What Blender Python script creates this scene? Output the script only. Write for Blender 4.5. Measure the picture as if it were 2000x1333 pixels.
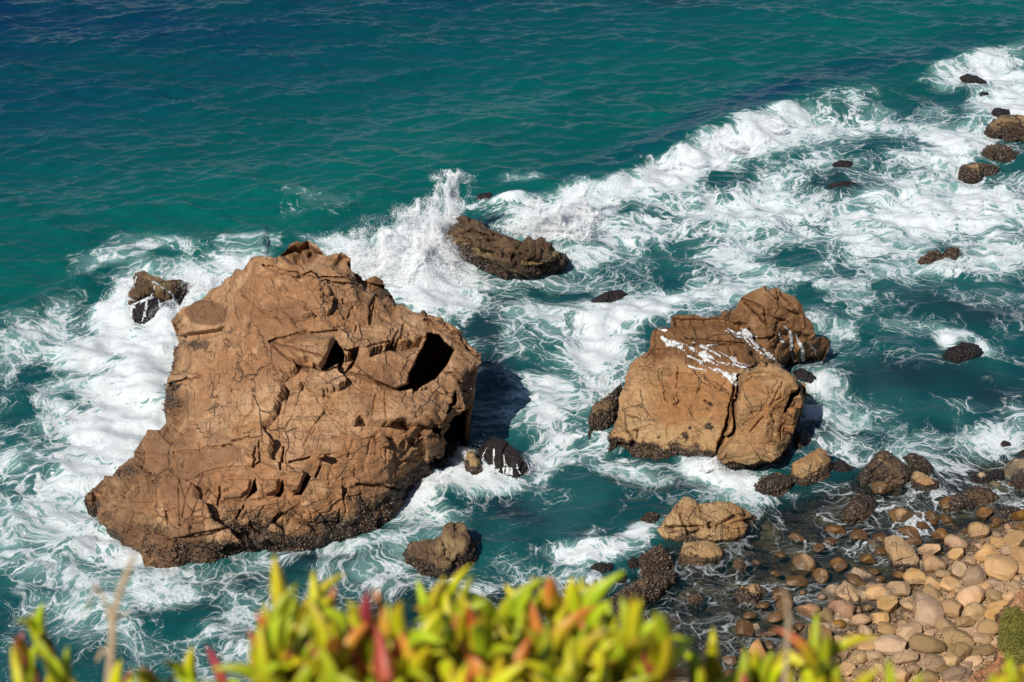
import bpy, math, random
import numpy as np
from mathutils import Vector, Matrix
from mathutils.geometry import delaunay_2d_cdt

for o in list(bpy.data.objects):
    bpy.data.objects.remove(o)
random.seed(7)
S = bpy.context.scene
COL = S.collection

# ------------------------------------------------------------------ camera
CAM_H = 32.0
PITCH = math.radians(33.0)
HFOV = math.radians(34.0)
FPX = 1000.0 / math.tan(HFOV / 2)
cd = bpy.data.cameras.new('camera')
cam = bpy.data.objects.new('camera', cd)
COL.objects.link(cam)
cam.location = (0, 0, CAM_H)
cam.rotation_euler = (math.pi / 2 - PITCH, 0, 0)
cd.sensor_width = 36
cd.angle = HFOV
cd.clip_start = 0.05
cd.clip_end = 20000
cd.dof.use_dof = True
cd.dof.focus_distance = 58
cd.dof.aperture_fstop = 7.8
S.camera = cam

# ------------------------------------------------------------------ sky, sun, exposure
SUN_EL = math.radians(48)
TOSUN = Vector((-0.64 * math.cos(SUN_EL), -0.768 * math.cos(SUN_EL), math.sin(SUN_EL)))
W = bpy.data.worlds.new('World')
S.world = W
W.use_nodes = True
nt = W.node_tree
sky = nt.nodes.new('ShaderNodeTexSky')
sky.sky_type = 'NISHITA'
sky.sun_disc = False
sky.dust_density = 0.2
sky.ozone_density = 2.5
sky.sun_elevation = SUN_EL
sky.sun_rotation = math.atan2(TOSUN.x, TOSUN.y)
nt.links.new(sky.outputs[0], nt.nodes['Background'].inputs[0])
nt.nodes['Background'].inputs[1].default_value = 0.072
sl = bpy.data.lights.new('sun', 'SUN')
sl.energy = 4.7
sl.angle = math.radians(0.5)
sl.color = (1.0, 0.95, 0.87)
so = bpy.data.objects.new('sun', sl)
COL.objects.link(so)
so.rotation_euler = TOSUN.to_track_quat('Z', 'Y').to_euler()
S.view_settings.view_transform = 'Standard'
S.view_settings.look = 'None'
S.view_settings.gamma = 1
S.view_settings.exposure = 0.0
S.cycles.max_bounces = 5
S.cycles.sample_clamp_direct = 2.5
S.cycles.diffuse_bounces = 2
S.cycles.glossy_bounces = 2
S.cycles.transparent_max_bounces = 8

# ------------------------------------------------------------------ pixel <-> place
SP, CP = math.sin(PITCH), math.cos(PITCH)


def P(px, py, z):
    """point where the line of sight through a photo pixel meets the level z"""
    px = np.asarray(px, float); py = np.asarray(py, float); z = np.asarray(z, float)
    u = (px - 1000) / FPX; v = (666.5 - py) / FPX
    dy = CP + v * SP; dz = -SP + v * CP
    t = (z - CAM_H) / dz
    return np.stack([u * t, dy * t, np.broadcast_to(z, t.shape) * 1.0], -1)


def PX(x, y, z):
    d = y * CP - (z - CAM_H) * SP
    v = (y * SP + (z - CAM_H) * CP) / d
    return 1000 + FPX * x / d, 666.5 - FPX * v


def ppm(py, z=0.0):
    q = P(1000, py, z)
    return FPX / math.sqrt(q[1] ** 2 + (CAM_H - z) ** 2)


# ------------------------------------------------------------------ noise (numpy)
def h3(i, j, k, seed):
    n = (i.astype(np.int64) * 374761393 + j.astype(np.int64) * 668265263 + k.astype(np.int64) * 2147483647 + seed * 974711) & 0xffffffff
    n = ((n ^ (n >> 13)) * 1274126177) & 0xffffffff
    n = ((n ^ (n >> 16)) * 2246822519) & 0xffffffff
    n = n ^ (n >> 15)
    return (n & 0xffffff) / float(0x1000000)


def vnoise(p, seed=0):
    f = np.floor(p); w = p - f
    w = w * w * w * (w * (w * 6 - 15) + 10)
    f = f.astype(np.int64)
    r = 0
    for a in (0, 1):
        wa = w[:, 0] if a else 1 - w[:, 0]
        for b in (0, 1):
            wb = w[:, 1] if b else 1 - w[:, 1]
            for c in (0, 1):
                wc = w[:, 2] if c else 1 - w[:, 2]
                r = r + wa * wb * wc * h3(f[:, 0] + a, f[:, 1] + b, f[:, 2] + c, seed)
    return r * 2 - 1


def fbm(p, octs=4, seed=0, gain=0.5, ridged=False):
    s = 0; a = 1.0; t = 0
    for o in range(octs):
        n = vnoise(p * (2.03 ** o) + o * 17.3, seed + o)
        if ridged:
            n = 1 - 2 * np.abs(n)
        s = s + a * n; t += a; a *= gain
    return s / t


def worley(p, seed=0):
    f = np.floor(p).astype(np.int64)
    F1 = np.full(len(p), 9.0); F2 = np.full(len(p), 9.0); cid = np.zeros(len(p)); tl = np.zeros(len(p))
    for a in (-1, 0, 1):
        for b in (-1, 0, 1):
            for c in (-1, 0, 1):
                i, j, k = f[:, 0] + a, f[:, 1] + b, f[:, 2] + c
                q = np.stack([i + h3(i, j, k, seed), j + h3(i, j, k, seed + 1), k + h3(i, j, k, seed + 2)], -1)
                d = np.sqrt(((q - p) ** 2).sum(1))
                hid = h3(i, j, k, seed + 3)
                near = d < F1
                F2 = np.where(near, F1, np.minimum(F2, d))
                cid = np.where(near, hid, cid)
                tv = ((p - q) * (np.stack([h3(i, j, k, seed + 4), h3(i, j, k, seed + 5), h3(i, j, k, seed + 6)], -1) * 2 - 1)).sum(1)
                tl = np.where(near, tv, tl)
                F1 = np.where(near, d, F1)
    return F1, F2, cid, tl


def sstep(a, b, x):
    t = np.clip((x - a) / (b - a), 0, 1)
    return t * t * (3 - 2 * t)


def inside(poly, X, Y):
    poly = np.asarray(poly, float)
    r = np.zeros(X.shape, bool)
    n = len(poly)
    for i in range(n):
        x0, y0 = poly[i]; x1, y1 = poly[(i + 1) % n]
        if y0 == y1:
            continue
        c = ((y0 > Y) != (y1 > Y)) & (X < (x1 - x0) * (Y - y0) / (y1 - y0) + x0)
        r ^= c
    return r


def dist_line(pts, X, Y, closed=False):
    d = np.full(X.shape, 1e9)
    n = len(pts)
    for i in range(n if closed else n - 1):
        x0, y0 = pts[i]; x1, y1 = pts[(i + 1) % n]
        dx, dy = x1 - x0, y1 - y0
        L = dx * dx + dy * dy + 1e-9
        t = np.clip(((X - x0) * dx + (Y - y0) * dy) / L, 0, 1)
        d = np.minimum(d, np.hypot(X - x0 - t * dx, Y - y0 - t * dy))
    return d


# ------------------------------------------------------------------ mesh helpers
def mesh_np(name, V, F, smooth=True):
    V = np.asarray(V, np.float32); F = np.asarray(F, np.int32)
    k = F.shape[1]
    me = bpy.data.meshes.new(name)
    me.vertices.add(len(V)); me.vertices.foreach_set('co', V.ravel())
    me.loops.add(F.size); me.loops.foreach_set('vertex_index', F.ravel())
    me.polygons.add(len(F))
    me.polygons.foreach_set('loop_start', np.arange(0, F.size, k, dtype=np.int32))
    try:
        me.polygons.foreach_set('loop_total', np.full(len(F), k, np.int32))
    except Exception:
        pass
    me.polygons.foreach_set('use_smooth', np.full(len(F), smooth))
    me.update(calc_edges=True)
    me.validate()
    return me


def attr(me, name, vals):
    a = me.attributes.new(name, 'FLOAT', 'POINT')
    a.data.foreach_set('value', np.asarray(vals, np.float32))


def obj(name, me, mat=None, parent=None, loc=(0, 0, 0)):
    o = bpy.data.objects.new(name, me)
    COL.objects.link(o)
    o.location = loc
    if mat is not None and me is not None and not me.materials:
        me.materials.append(mat)
    if parent is not None:
        o.parent = parent
    return o


def tag(o, label=None, cat=None, group=None, kind=None):
    if label: o['label'] = label
    if cat: o['category'] = cat
    if group: o['group'] = group
    if kind: o['kind'] = kind
    return o


# ------------------------------------------------------------------ materials
class NT:
    def __init__(s, name):
        s.m = bpy.data.materials.new(name)
        s.m.use_nodes = True
        s.t = s.m.node_tree
        s.t.nodes.clear()
        s.out = s.t.nodes.new('ShaderNodeOutputMaterial')

    def n(s, typ, ins=None, **kw):
        nd = s.t.nodes.new('ShaderNode' + typ)
        for k, v in kw.items():
            setattr(nd, k, v)
        if ins:
            for k, v in ins.items():
                s.set(nd.inputs[k], v)
        return nd

    def set(s, sock, v):
        if hasattr(v, 'is_output') or isinstance(v, bpy.types.NodeSocket):
            s.t.links.new(v, sock)
        else:
            if isinstance(v, (tuple, list)) and len(v) == 3 and sock.type == 'RGBA':
                v = (*v, 1)
            sock.default_value = v

    def math(s, op, a, b=0.0, c=0.0, clamp=False):
        nd = s.n('Math', operation=op, use_clamp=clamp)
        s.set(nd.inputs[0], a); s.set(nd.inputs[1], b); s.set(nd.inputs[2], c)
        return nd.outputs[0]

    def vmath(s, op, a, b=(0, 0, 0), sc=None):
        nd = s.n('VectorMath', operation=op)
        s.set(nd.inputs[0], a); s.set(nd.inputs[1], b)
        if sc is not None: s.set(nd.inputs['Scale'], sc)
        return nd.outputs[0]

    def mix(s, f, a, b, blend='MIX'):
        nd = s.n('Mix', data_type='RGBA', blend_type=blend)
        s.set(nd.inputs[0], f); s.set(nd.inputs[6], a); s.set(nd.inputs[7], b)
        return nd.outputs[2]

    def ss(s, x, a, b, o0=0.0, o1=1.0):
        nd = s.n('MapRange', interpolation_type='SMOOTHSTEP')
        s.set(nd.inputs[0], x); s.set(nd.inputs[1], a); s.set(nd.inputs[2], b); s.set(nd.inputs[3], o0); s.set(nd.inputs[4], o1)
        return nd.outputs[0]

    def noise(s, vec, scale, detail=4, rough=0.55, dist=0.0, col=False):
        nd = s.n('TexNoise', {'Vector': vec, 'Scale': scale, 'Detail': detail, 'Roughness': rough, 'Distortion': dist})
        return nd.outputs[1 if col else 0]

    def voro(s, vec, scale, feature='DISTANCE_TO_EDGE', rnd=1.0):
        nd = s.n('TexVoronoi', {'Vector': vec, 'Scale': scale, 'Randomness': rnd}, feature=feature)
        return nd

    def pos(s):
        return s.n('NewGeometry').outputs['Position']

    def attr(s, name):
        return s.n('Attribute', attribute_name=name).outputs['Fac']

    def bump(s, h, strength, dist, normal=None):
        nd = s.n('Bump', {'Height': h, 'Strength': strength, 'Distance': dist})
        if normal is not None: s.set(nd.inputs['Normal'], normal)
        return nd.outputs[0]

    def map(s, vec, rot=(0, 0, 0), scale=(1, 1, 1)):
        return s.n('Mapping', {'Vector': vec, 'Rotation': rot, 'Scale': scale}).outputs[0]

    def principled(s, **kw):
        nd = s.n('BsdfPrincipled')
        for k, v in kw.items():
            s.set(nd.inputs[k.replace('_', ' ')], v)
        return nd.outputs[0]

    def done(s, sh):
        s.t.links.new(sh, s.out.inputs[0])
        return s.m


def rock_mat(name, dark, mid, light, accent, crust=(0.032, 0.018, 0.012), pale=(0.30, 0.23, 0.16), rot=(0.5, 0.3, 0.6), moss=None, scale=1.0):
    m = NT(name)
    p = m.pos()
    q = m.map(p, rot, (1.0, 0.32, 1.7))
    big = m.noise(p, 0.33 * scale, 3, 0.5)
    med = m.noise(q, 1.1 * scale, 5, 0.6, 0.4)
    fine = m.noise(q, 5.5 * scale, 6, 0.7, 0.3)
    grain = m.noise(p, 22 * scale, 3, 0.6)
    c = m.mix(m.ss(med, 0.36, 0.66), mid, light)
    c = m.mix(m.ss(big, 0.44, 0.60), c, accent)
    blot = m.noise(p, 1.7 * scale, 5, 0.7, 0.6)
    c = m.mix(m.ss(blot, 0.52, 0.68, 0, 0.75), c, [v * 0.55 for v in mid])
    c = m.mix(m.ss(blot, 0.42, 0.28, 0, 0.5), c, [0.8 * light[0] + 0.08, 0.85 * light[1] + 0.08, 0.9 * light[2] + 0.08])
    c = m.mix(m.ss(fine, 0.5, 0.7, 0, 0.65), c, dark)
    ochre = m.noise(p, 0.8 * scale, 4, 0.6, 0.8)
    c = m.mix(m.ss(ochre, 0.56, 0.7, 0, 0.6), c, [min(1, v * 1.25) for v in light])
    st = m.noise(m.map(p, (0.35, 0.5, -0.7), (0.35, 3.6, 3.6)), 2.2 * scale, 5, 0.7, 0.3)
    c = m.mix(m.ss(st, 0.52, 0.64, 0, 0.75), c, [v * 0.45 for v in mid])
    c = m.mix(m.ss(st, 0.43, 0.32, 0, 0.45), c, [0.9 * light[0] + 0.07, 0.9 * light[1] + 0.06, 0.9 * light[2] + 0.05])
    zz = m.n('SeparateXYZ', {0: p}).outputs[2]
    band = m.math('MULTIPLY', m.ss(zz, 1.15, 0.75), m.ss(m.noise(p, 0.7, 4, 0.6, 0.5), 0.4, 0.62))
    c = m.mix(m.math('MULTIPLY', band, 0.55), c, (0.52, 0.36, 0.17))
    # hairline joints
    w = m.vmath('ADD', q, m.vmath('SCALE', m.noise(p, 1.3, 3, 0.5, 0, True), sc=0.4))
    v1 = m.voro(w, 0.85 * scale).outputs[0]
    gate = m.ss(m.noise(p, 0.5, 2), 0.42, 0.58)
    line = m.math('MULTIPLY', m.ss(v1, 0.0, 0.022, 1.0, 0.0), gate)
    v2 = m.voro(m.map(w, (0.9, 0.2, 1.1), (1.6, 1, 0.5)), 2.3 * scale).outputs[0]
    line2 = m.math('MULTIPLY', m.ss(v2, 0.0, 0.02, 0.8, 0.0), m.ss(m.noise(p, 0.9, 2), 0.5, 0.6))
    ln = m.math('MAXIMUM', line, line2)
    c = m.mix(m.math('MULTIPLY', ln, 0.75), c, [v * 0.28 for v in dark])
    c = m.mix(m.ss(grain, 0.35, 0.72, 0.0, 0.5), c, [v * 0.5 for v in mid])
    c = m.mix(m.ss(m.noise(p, 30 * scale, 2, 0.6), 0.6, 0.72, 0, 0.4), c, [0.55 * light[0] + 0.28, 0.55 * light[1] + 0.24, 0.55 * light[2] + 0.17])
    if moss:
        c = m.mix(m.ss(m.math('ADD', m.noise(p, 1.6, 5, 0.65), m.math('MULTIPLY', m.attr('moss'), 0.5)), 0.72, 0.86), c, moss)
    # mussel and weed crust near the waterline
    wet = m.attr('wet')
    lump = m.voro(p, 9.0, 'F1', 1.0)
    lumpc = m.noise(p, 14, 3, 0.7)
    cc = m.mix(m.ss(lumpc, 0.5, 0.72), crust, pale)
    cc = m.mix(m.ss(m.noise(p, 1.4, 3), 0.45, 0.65, 0, 0.7), cc, [v * 0.35 for v in mid])
    wf = m.ss(m.math('ADD', wet, m.math('MULTIPLY', m.math('SUBTRACT', m.noise(p, 3.2, 5, 0.7), 0.5), 1.3)), 0.36, 0.66)
    c = m.mix(wf, c, cc)
    # damp darkening of the splash zone (a stain with a shape of its own)
    c = m.mix(m.ss(m.math('ADD', m.attr('damp'), m.math('MULTIPLY', m.math('SUBTRACT', med, 0.5), 0.6)), 0.3, 0.7, 0, 0.9), c, [v * 0.46 for v in accent])
    h = m.math('ADD', m.math('MULTIPLY', fine, 0.75), m.math('MULTIPLY', grain, 0.3))
    h = m.math('SUBTRACT', h, m.math('MULTIPLY', ln, 0.9))
    h = m.math('ADD', h, m.math('MULTIPLY', m.math('MULTIPLY', lump.outputs[0], wf), -1.0))
    nrm = m.bump(h, 0.9, 0.085)
    rough = m.math('SUBTRACT', 0.88, m.math('MULTIPLY', m.math('MAXIMUM', wf, m.attr('damp')), 0.35))
    return m.done(m.principled(Base_Color=c, Roughness=rough, Normal=nrm))


M = {}
M['big'] = rock_mat('rock_tan_brown', (0.14, 0.062, 0.024), (0.41, 0.212, 0.093), (0.54, 0.33, 0.18), (0.37, 0.175, 0.072))
M['second'] = rock_mat('rock_ochre', (0.20, 0.09, 0.032), (0.40, 0.225, 0.095), (0.50, 0.31, 0.15), (0.38, 0.172, 0.058), rot=(0.2, 0.6, -0.5))
M['dark'] = rock_mat('rock_dark_brown', (0.045, 0.026, 0.015), (0.125, 0.068, 0.031), (0.18, 0.105, 0.05), (0.10, 0.053, 0.025), scale=1.6)
M['black'] = rock_mat('rock_wet_black', (0.012, 0.009, 0.008), (0.035, 0.022, 0.017), (0.06, 0.038, 0.026), (0.028, 0.018, 0.018), scale=2.0)
M['boulder'] = rock_mat('rock_boulder', (0.16, 0.075, 0.026), (0.42, 0.24, 0.105), (0.53, 0.34, 0.17), (0.38, 0.19, 0.065), scale=1.7)
M['pale'] = rock_mat('rock_pale', (0.24, 0.14, 0.07), (0.48, 0.31, 0.17), (0.56, 0.39, 0.235), (0.44, 0.27, 0.135), scale=0.9)
M['cliff'] = rock_mat('rock_cliff', (0.2, 0.09, 0.04), (0.46, 0.22, 0.10), (0.55, 0.31, 0.15), (0.45, 0.18, 0.07), moss=(0.16, 0.15, 0.022), scale=1.6)


def cobble_mat(name, base, low, patch):
    m = NT(name)
    p = m.pos()
    oi = m.n('ObjectInfo')
    r = oi.outputs['Random']
    c = m.mix(m.ss(m.noise(p, 2.4, 4, 0.6, 0.5), 0.38, 0.68), base, patch)
    hue = m.n('HueSaturation', {'Hue': m.math('ADD', 0.493, m.math('MULTIPLY', r, 0.014)), 'Saturation': m.math('ADD', 1.02, m.math('MULTIPLY', r, 0.28)),
                               'Value': m.math('ADD', 0.72, m.math('MULTIPLY', m.math('FRACT', m.math('MULTIPLY', r, 7.31)), 0.55)), 'Color': c})
    c = hue.outputs[0]
    c = m.mix(m.ss(m.noise(p, 12, 5, 0.7), 0.5, 0.75, 0, 0.35), c, low)
    vein = m.voro(m.vmath('ADD', p, m.vmath('SCALE', m.noise(p, 2, 3, 0.5, 0, True), sc=0.8)), 1.6).outputs[0]
    vl = m.math('MULTIPLY', m.ss(vein, 0, 0.018, 0.8, 0), m.ss(m.noise(p, 0.9), 0.5, 0.6))
    c = m.mix(vl, c, [v * 0.4 for v in low])
    # tide stain: low, wet and weedy
    z = m.n('SeparateXYZ', {0: p}).outputs[2]
    st = m.math('ADD', z, m.math('MULTIPLY', m.math('SUBTRACT', m.noise(p, 3.0, 4, 0.65), 0.5), 0.5))
    wf = m.ss(st, 0.06, 0.24, 1, 0)
    c = m.mix(m.math('MULTIPLY', wf, 0.85), c, m.mix(m.noise(p, 7, 3), (0.035, 0.02, 0.010), (0.13, 0.065, 0.022)))
    h = m.math('ADD', m.noise(p, 9, 5, 0.65), m.math('MULTIPLY', vl, -0.6))
    return m.done(m.principled(Base_Color=c, Roughness=m.math('SUBTRACT', 0.8, m.math('MULTIPLY', wf, 0.35)), Normal=m.bump(h, 0.5, 0.035)))


M['cob_tan'] = cobble_mat('cobble_tan', (0.50, 0.335, 0.205), (0.25, 0.14, 0.07), (0.43, 0.275, 0.155))
M['cob_grey'] = cobble_mat('cobble_grey', (0.36, 0.25, 0.16), (0.17, 0.105, 0.06), (0.44, 0.315, 0.205))
M['cob_dark'] = cobble_mat('cobble_dark', (0.24, 0.165, 0.10), (0.11, 0.07, 0.04), (0.31, 0.215, 0.13))
M['cob_pink'] = cobble_mat('cobble_pinkish', (0.45, 0.27, 0.155), (0.22, 0.12, 0.06), (0.38, 0.22, 0.12))
M['cob_brown'] = cobble_mat('cobble_brown', (0.17, 0.085, 0.034), (0.07, 0.036, 0.016), (0.26, 0.145, 0.06))

# ------------------------------------------------------------------ shore terrain
SHORE_PX = [(2400, 940), (2150, 975), (2000, 1010), (1900, 1045), (1830, 1090), (1765, 1150), (1700, 1205), (1640, 1235), (1570, 1290), (1500, 1345), (1380, 1450), (1200, 1600)]
SHORE = [tuple(P(a, b, 0)[:2]) for a, b in SHORE_PX]


def shore_s(x, y):
    """metres inland of the waterline (negative: out at sea)"""
    d = dist_line(SHORE, x, y)
    px, py = PX(x, y, 0 * x)
    xs = [q[0] for q in SHORE]; ys = [q[1] for q in SHORE]
    yy = np.interp(x, xs[::-1], ys[::-1])
    return np.where(y < yy, d, -d)


def ground(x, y):
    x = np.atleast_1d(np.asarray(x, float)); y = np.atleast_1d(np.asarray(y, float))
    s = shore_s(x, y)
    return np.where(s > 0, np.minimum(0.10 * s, 0.5 + 0.06 * s), np.maximum(0.14 * s, -0.5 + 0.07 * (s + 3.6)))


def PG(px, py, up=0.0):
    z = 0.0
    for _ in range(5):
        q = P(px, py, z + up)
        z = float(ground(q[0], q[1])[0])
    return P(px, py, z + up), z


# ------------------------------------------------------------------ sea
def axis(a, b, step, lo, hi):
    c = list(np.arange(a, b, step))
    s = step; v = c[-1]
    while v < hi:
        s *= 1.28; v += s; c.append(v)
    s = step; v = c[0]; pre = []
    while v > lo:
        s *= 1.28; v -= s; pre.append(v)
    return np.array(pre[::-1] + c)


XS = axis(-30, 30, 0.09, -4500, 4500)
YS = axis(30.0, 88, 0.09, 12, 6000)
GX, GY = np.meshgrid(XS, YS)
SHP = GX.shape


def ocean_field(n, step, seed, wind, lmin, lmax, power=3.4, spread=2.0):
    """periodic random wave surface, unit rms"""
    r = np.random.default_rng(seed)
    k = np.fft.fftfreq(n, step) * 2 * np.pi
    KX, KY = np.meshgrid(k, k)
    K = np.hypot(KX, KY); K[0, 0] = 1
    ca = np.abs((KX * math.cos(wind) + KY * math.sin(wind)) / K)
    A = K ** (-power / 2) * ca ** spread
    A *= (K > 2 * np.pi / lmax) * np.exp(-(K * lmin / (2 * np.pi)) ** 2)
    A[0, 0] = 0
    h = np.fft.ifft2(A * (r.normal(size=K.shape) + 1j * r.normal(size=K.shape))).real
    return h / h.std()


def tile(field, step, X, Y):
    n = field.shape[0]
    u = (X / step) % n; v = (Y / step) % n
    i = u.astype(int); j = v.astype(int); fu = u - i; fv = v - j
    i1 = (i + 1) % n; j1 = (j + 1) % n; i %= n; j %= n
    return (field[j, i] * (1 - fu) + field[j, i1] * fu) * (1 - fv) + (field[j1, i] * (1 - fu) + field[j1, i1] * fu) * fv


PXg, PYg = PX(GX, GY, 0 * GX)
near = (GX > -32) & (GX < 32) & (GY < 92)
far_fade = np.exp(-np.maximum(0, np.maximum(np.abs(GX) - 31, GY - 90)) / 12) * 0.9 + 0.1

# foam on the water: (px, py, rx, ry, angle, amount)
FOAM = [
    # west side of the great rock
    (262, 650, 90, 70, 0, .95), (200, 690, 150, 60, -8, .75), (275, 760, 90, 110, 0, .95), (190, 830, 150, 55, 0, .75), (260, 820, 80, 60, 0, .9), (120, 910, 150, 60, -10, .6),
    (220, 890, 100, 60, -30, .8), (100, 1000, 130, 60, 15, .6), (180, 1040, 110, 45, 10, .75), (250, 1075, 80, 35, 0, .8), (120, 620, 110, 30, -15, .6), (60, 660, 90, 40, 0, .45),
    (250, 600, 30, 60, 10, .95), (320, 640, 60, 35, -20, 1.0), (380, 565, 90, 35, -30, .9), (440, 520, 80, 22, -15, .75), (290, 495, 130, 18, -4, .55), (200, 520, 70, 22, -15, .45),
    (60, 780, 80, 60, 0, .45), (40, 900, 60, 60, 0, .3), (40, 1080, 80, 50, 0, .45), (120, 1110, 100, 30, 10, .55), (300, 1150, 170, 45, 5, .5), (420, 1210, 140, 60, 0, .42), (480, 1270, 120, 40, 0, .5),
    (150, 1200, 150, 50, 0, .4), (330, 1115, 60, 12, 0, .5), (620, 1080, 160, 16, -8, .4), (500, 470, 100, 12, -8, .5), (590, 405, 90, 28, -10, .40), (660, 480, 50, 18, 0, .6),
    # channel between the rocks
    (820, 560, 70, 55, 20, 1.05), (770, 520, 70, 45, 20, 1.0), (850, 490, 45, 45, 0, 1.0), (900, 540, 60, 35, 0, .8), (890, 600, 80, 35, 0, .6), (1000, 560, 120, 25, 0, .55), (960, 610, 110, 40, 20, .5),
    (980, 690, 90, 50, 20, .5), (1060, 640, 90, 40, 0, .45), (1010, 760, 60, 70, 0, .6), (1075, 800, 40, 90, 5, .8), (1110, 870, 60, 50, 0, .62), (1180, 690, 60, 60, -40, .85), (1270, 615, 110, 32, -10, .95),
    (1220, 640, 60, 40, -30, .9), (1340, 580, 120, 25, 0, .7), (1160, 760, 35, 80, 15, .75), (1130, 700, 60, 40, 0, .6), (1170, 880, 50, 40, 0, .7), (1060, 900, 40, 60, 0, .6), (1210, 920, 70, 22, 10, .6),
    (930, 930, 90, 28, 10, 1.05), (840, 965, 55, 35, -35, 1.0), (870, 1000, 60, 30, 0, .8), (1000, 935, 50, 18, 0, .8), (940, 880, 30, 14, -30, .8), (1035, 900, 14, 40, -20, .7), (750, 1050, 100, 20, -15, .55),
    (700, 1120, 140, 30, 0, .28), (760, 1110, 50, 60, 60, .5), (1000, 1150, 120, 50, 0, .4), (900, 1150, 80, 25, 0, .55), (1150, 1130, 70, 22, 0, .65), (1180, 1070, 90, 22, -8, .95), (1110, 1080, 60, 20, 10, .9),
    (1260, 1045, 45, 22, -25, .95), (1160, 1035, 40, 14, 0, .6), (1380, 915, 34, 22, 20, 1.1), (1440, 945, 70, 18, 18, 1.0), (1490, 978, 40, 14, 20, .7), (1400, 950, 60, 20, 10, .5), (1280, 1120, 30, 25, 0, .6),
    # lines behind the middle rock
    (1075, 440, 60, 26, -15, 1.1), (1120, 410, 40, 20, -40, 1.0), (1005, 397, 45, 10, 0, 1.1), (1010, 420, 60, 14, 0, .7), (940, 405, 40, 14, 0, .7), (1045, 345, 50, 14, 0, .35),
    # the breaker and the white water inshore of it
    (1440, 275, 95, 34, -22, 1.15), (1350, 325, 80, 30, -25, 1.0), (1540, 240, 60, 26, -15, .75), (1270, 345, 70, 20, -22, .85), (1200, 385, 70, 22, -25, .6), (1640, 220, 90, 45, -5, .62), (1740, 250, 110, 60, 0, .6),
    (1560, 320, 170, 45, 0, .66), (1400, 400, 190, 45, -8, .66), (1250, 440, 130, 45, 0, .66), (1180, 500, 120, 35, 0, .6), (1370, 490, 170, 40, 0, .6), (1550, 420, 170, 40, 0, .6), (1700, 360, 120, 50, 0, .66),
    (1880, 290, 90, 50, 0, .95), (1960, 200, 60, 40, -20, 1.0), (1880, 140, 60, 28, -5, .7), (1950, 130, 60, 30, 0, .75), (1800, 420, 140, 50, 0, .78), (1930, 400, 110, 50, 0, .9), (1960, 480, 80, 50, 0, .7), (1660, 470, 160, 40, 0, .6),
    (1880, 525, 70, 18, 0, .85), (1760, 540, 120, 35, 0, .52), (1560, 530, 130, 30, 0, .55), (1440, 540, 110, 25, 0, .55), (1940, 580, 90, 40, 0, .4), (1640, 600, 70, 30, 0, .45), (1700, 610, 120, 40, 10, .4),
    (1620, 640, 60, 30, 0, .4), (1840, 680, 26, 22, 0, .85), (1905, 700, 45, 14, -15, .75), (1930, 680, 20, 22, 0, .6), (1880, 665, 45, 8, 0, .7), (1690, 680, 120, 50, 0, .22), (1720, 780, 200, 70, 0, .3), (1830, 640, 160, 50, 0, .3), (1610, 745, 30, 20, 0, .85),
    (1600, 805, 28, 14, -10, 1.0), (1640, 770, 60, 40, 0, .4), (1640, 870, 60, 30, 0, .72), (1690, 900, 40, 20, 0, .6), (1950, 840, 60, 25, -15, .85), (1900, 790, 60, 20, 0, .4), (1990, 800, 40, 30, 0, .6), (1850, 880, 120, 35, 0, .45),
    (1970, 900, 60, 40, 0, .5), (1840, 960, 60, 25, 0, .5), (1610, 970, 90, 25, 0, .42), (1560, 1010, 90, 30, 0, .36), (1680, 1060, 60, 40, 0, .4), (1580, 1080, 90, 40, 0, .26), (1400, 1150, 120, 40, 0, .26), (1990, 980, 40, 20, 0, .5), (1700, 990, 60, 30, 0, .45),
    (1500, 1060, 60, 30, 0, .2), (1360, 1220, 120, 30, 0, .22), (1800, 1020, 40, 25, 0, .5),
]
GAPS = [(1300, 500, 45, 26, 0, .5), (1540, 500, 45, 20, 0, .6), (1215, 530, 30, 14, 0, .5), (1500, 300, 40, 18, -10, .4), (1720, 265, 40, 16, -5, .6), (1620, 330, 70, 10, 0, .5), (1650, 362, 60, 16, 0, .6), (1000, 690, 60, 25, 20, .3),
        (950, 600, 40, 18, 0, .35), (935, 640, 40, 14, 0, .4), (1060, 1000, 140, 40, 0, .6), (1000, 980, 60, 30, 10, .6), (90, 730, 40, 20, 0, .4), (60, 810, 50, 25, -10, .4), (150, 790, 20, 12, 20, .6), (350, 1200, 40, 25, 0, .25),
        (1180, 960, 120, 25, 0, .5), (190, 600, 60, 24, -20, .4), (1850, 600, 150, 50, 0, .3), (1750, 730, 140, 40, 0, .3), (1430, 340, 40, 12, -15, .5), (1790, 190, 60, 22, 20, .5), (955, 770, 36, 70, 10, 1.0), (930, 860, 40, 30, 0, .6)]  # gap right of the great rock darkens the water where its shadow falls
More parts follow.
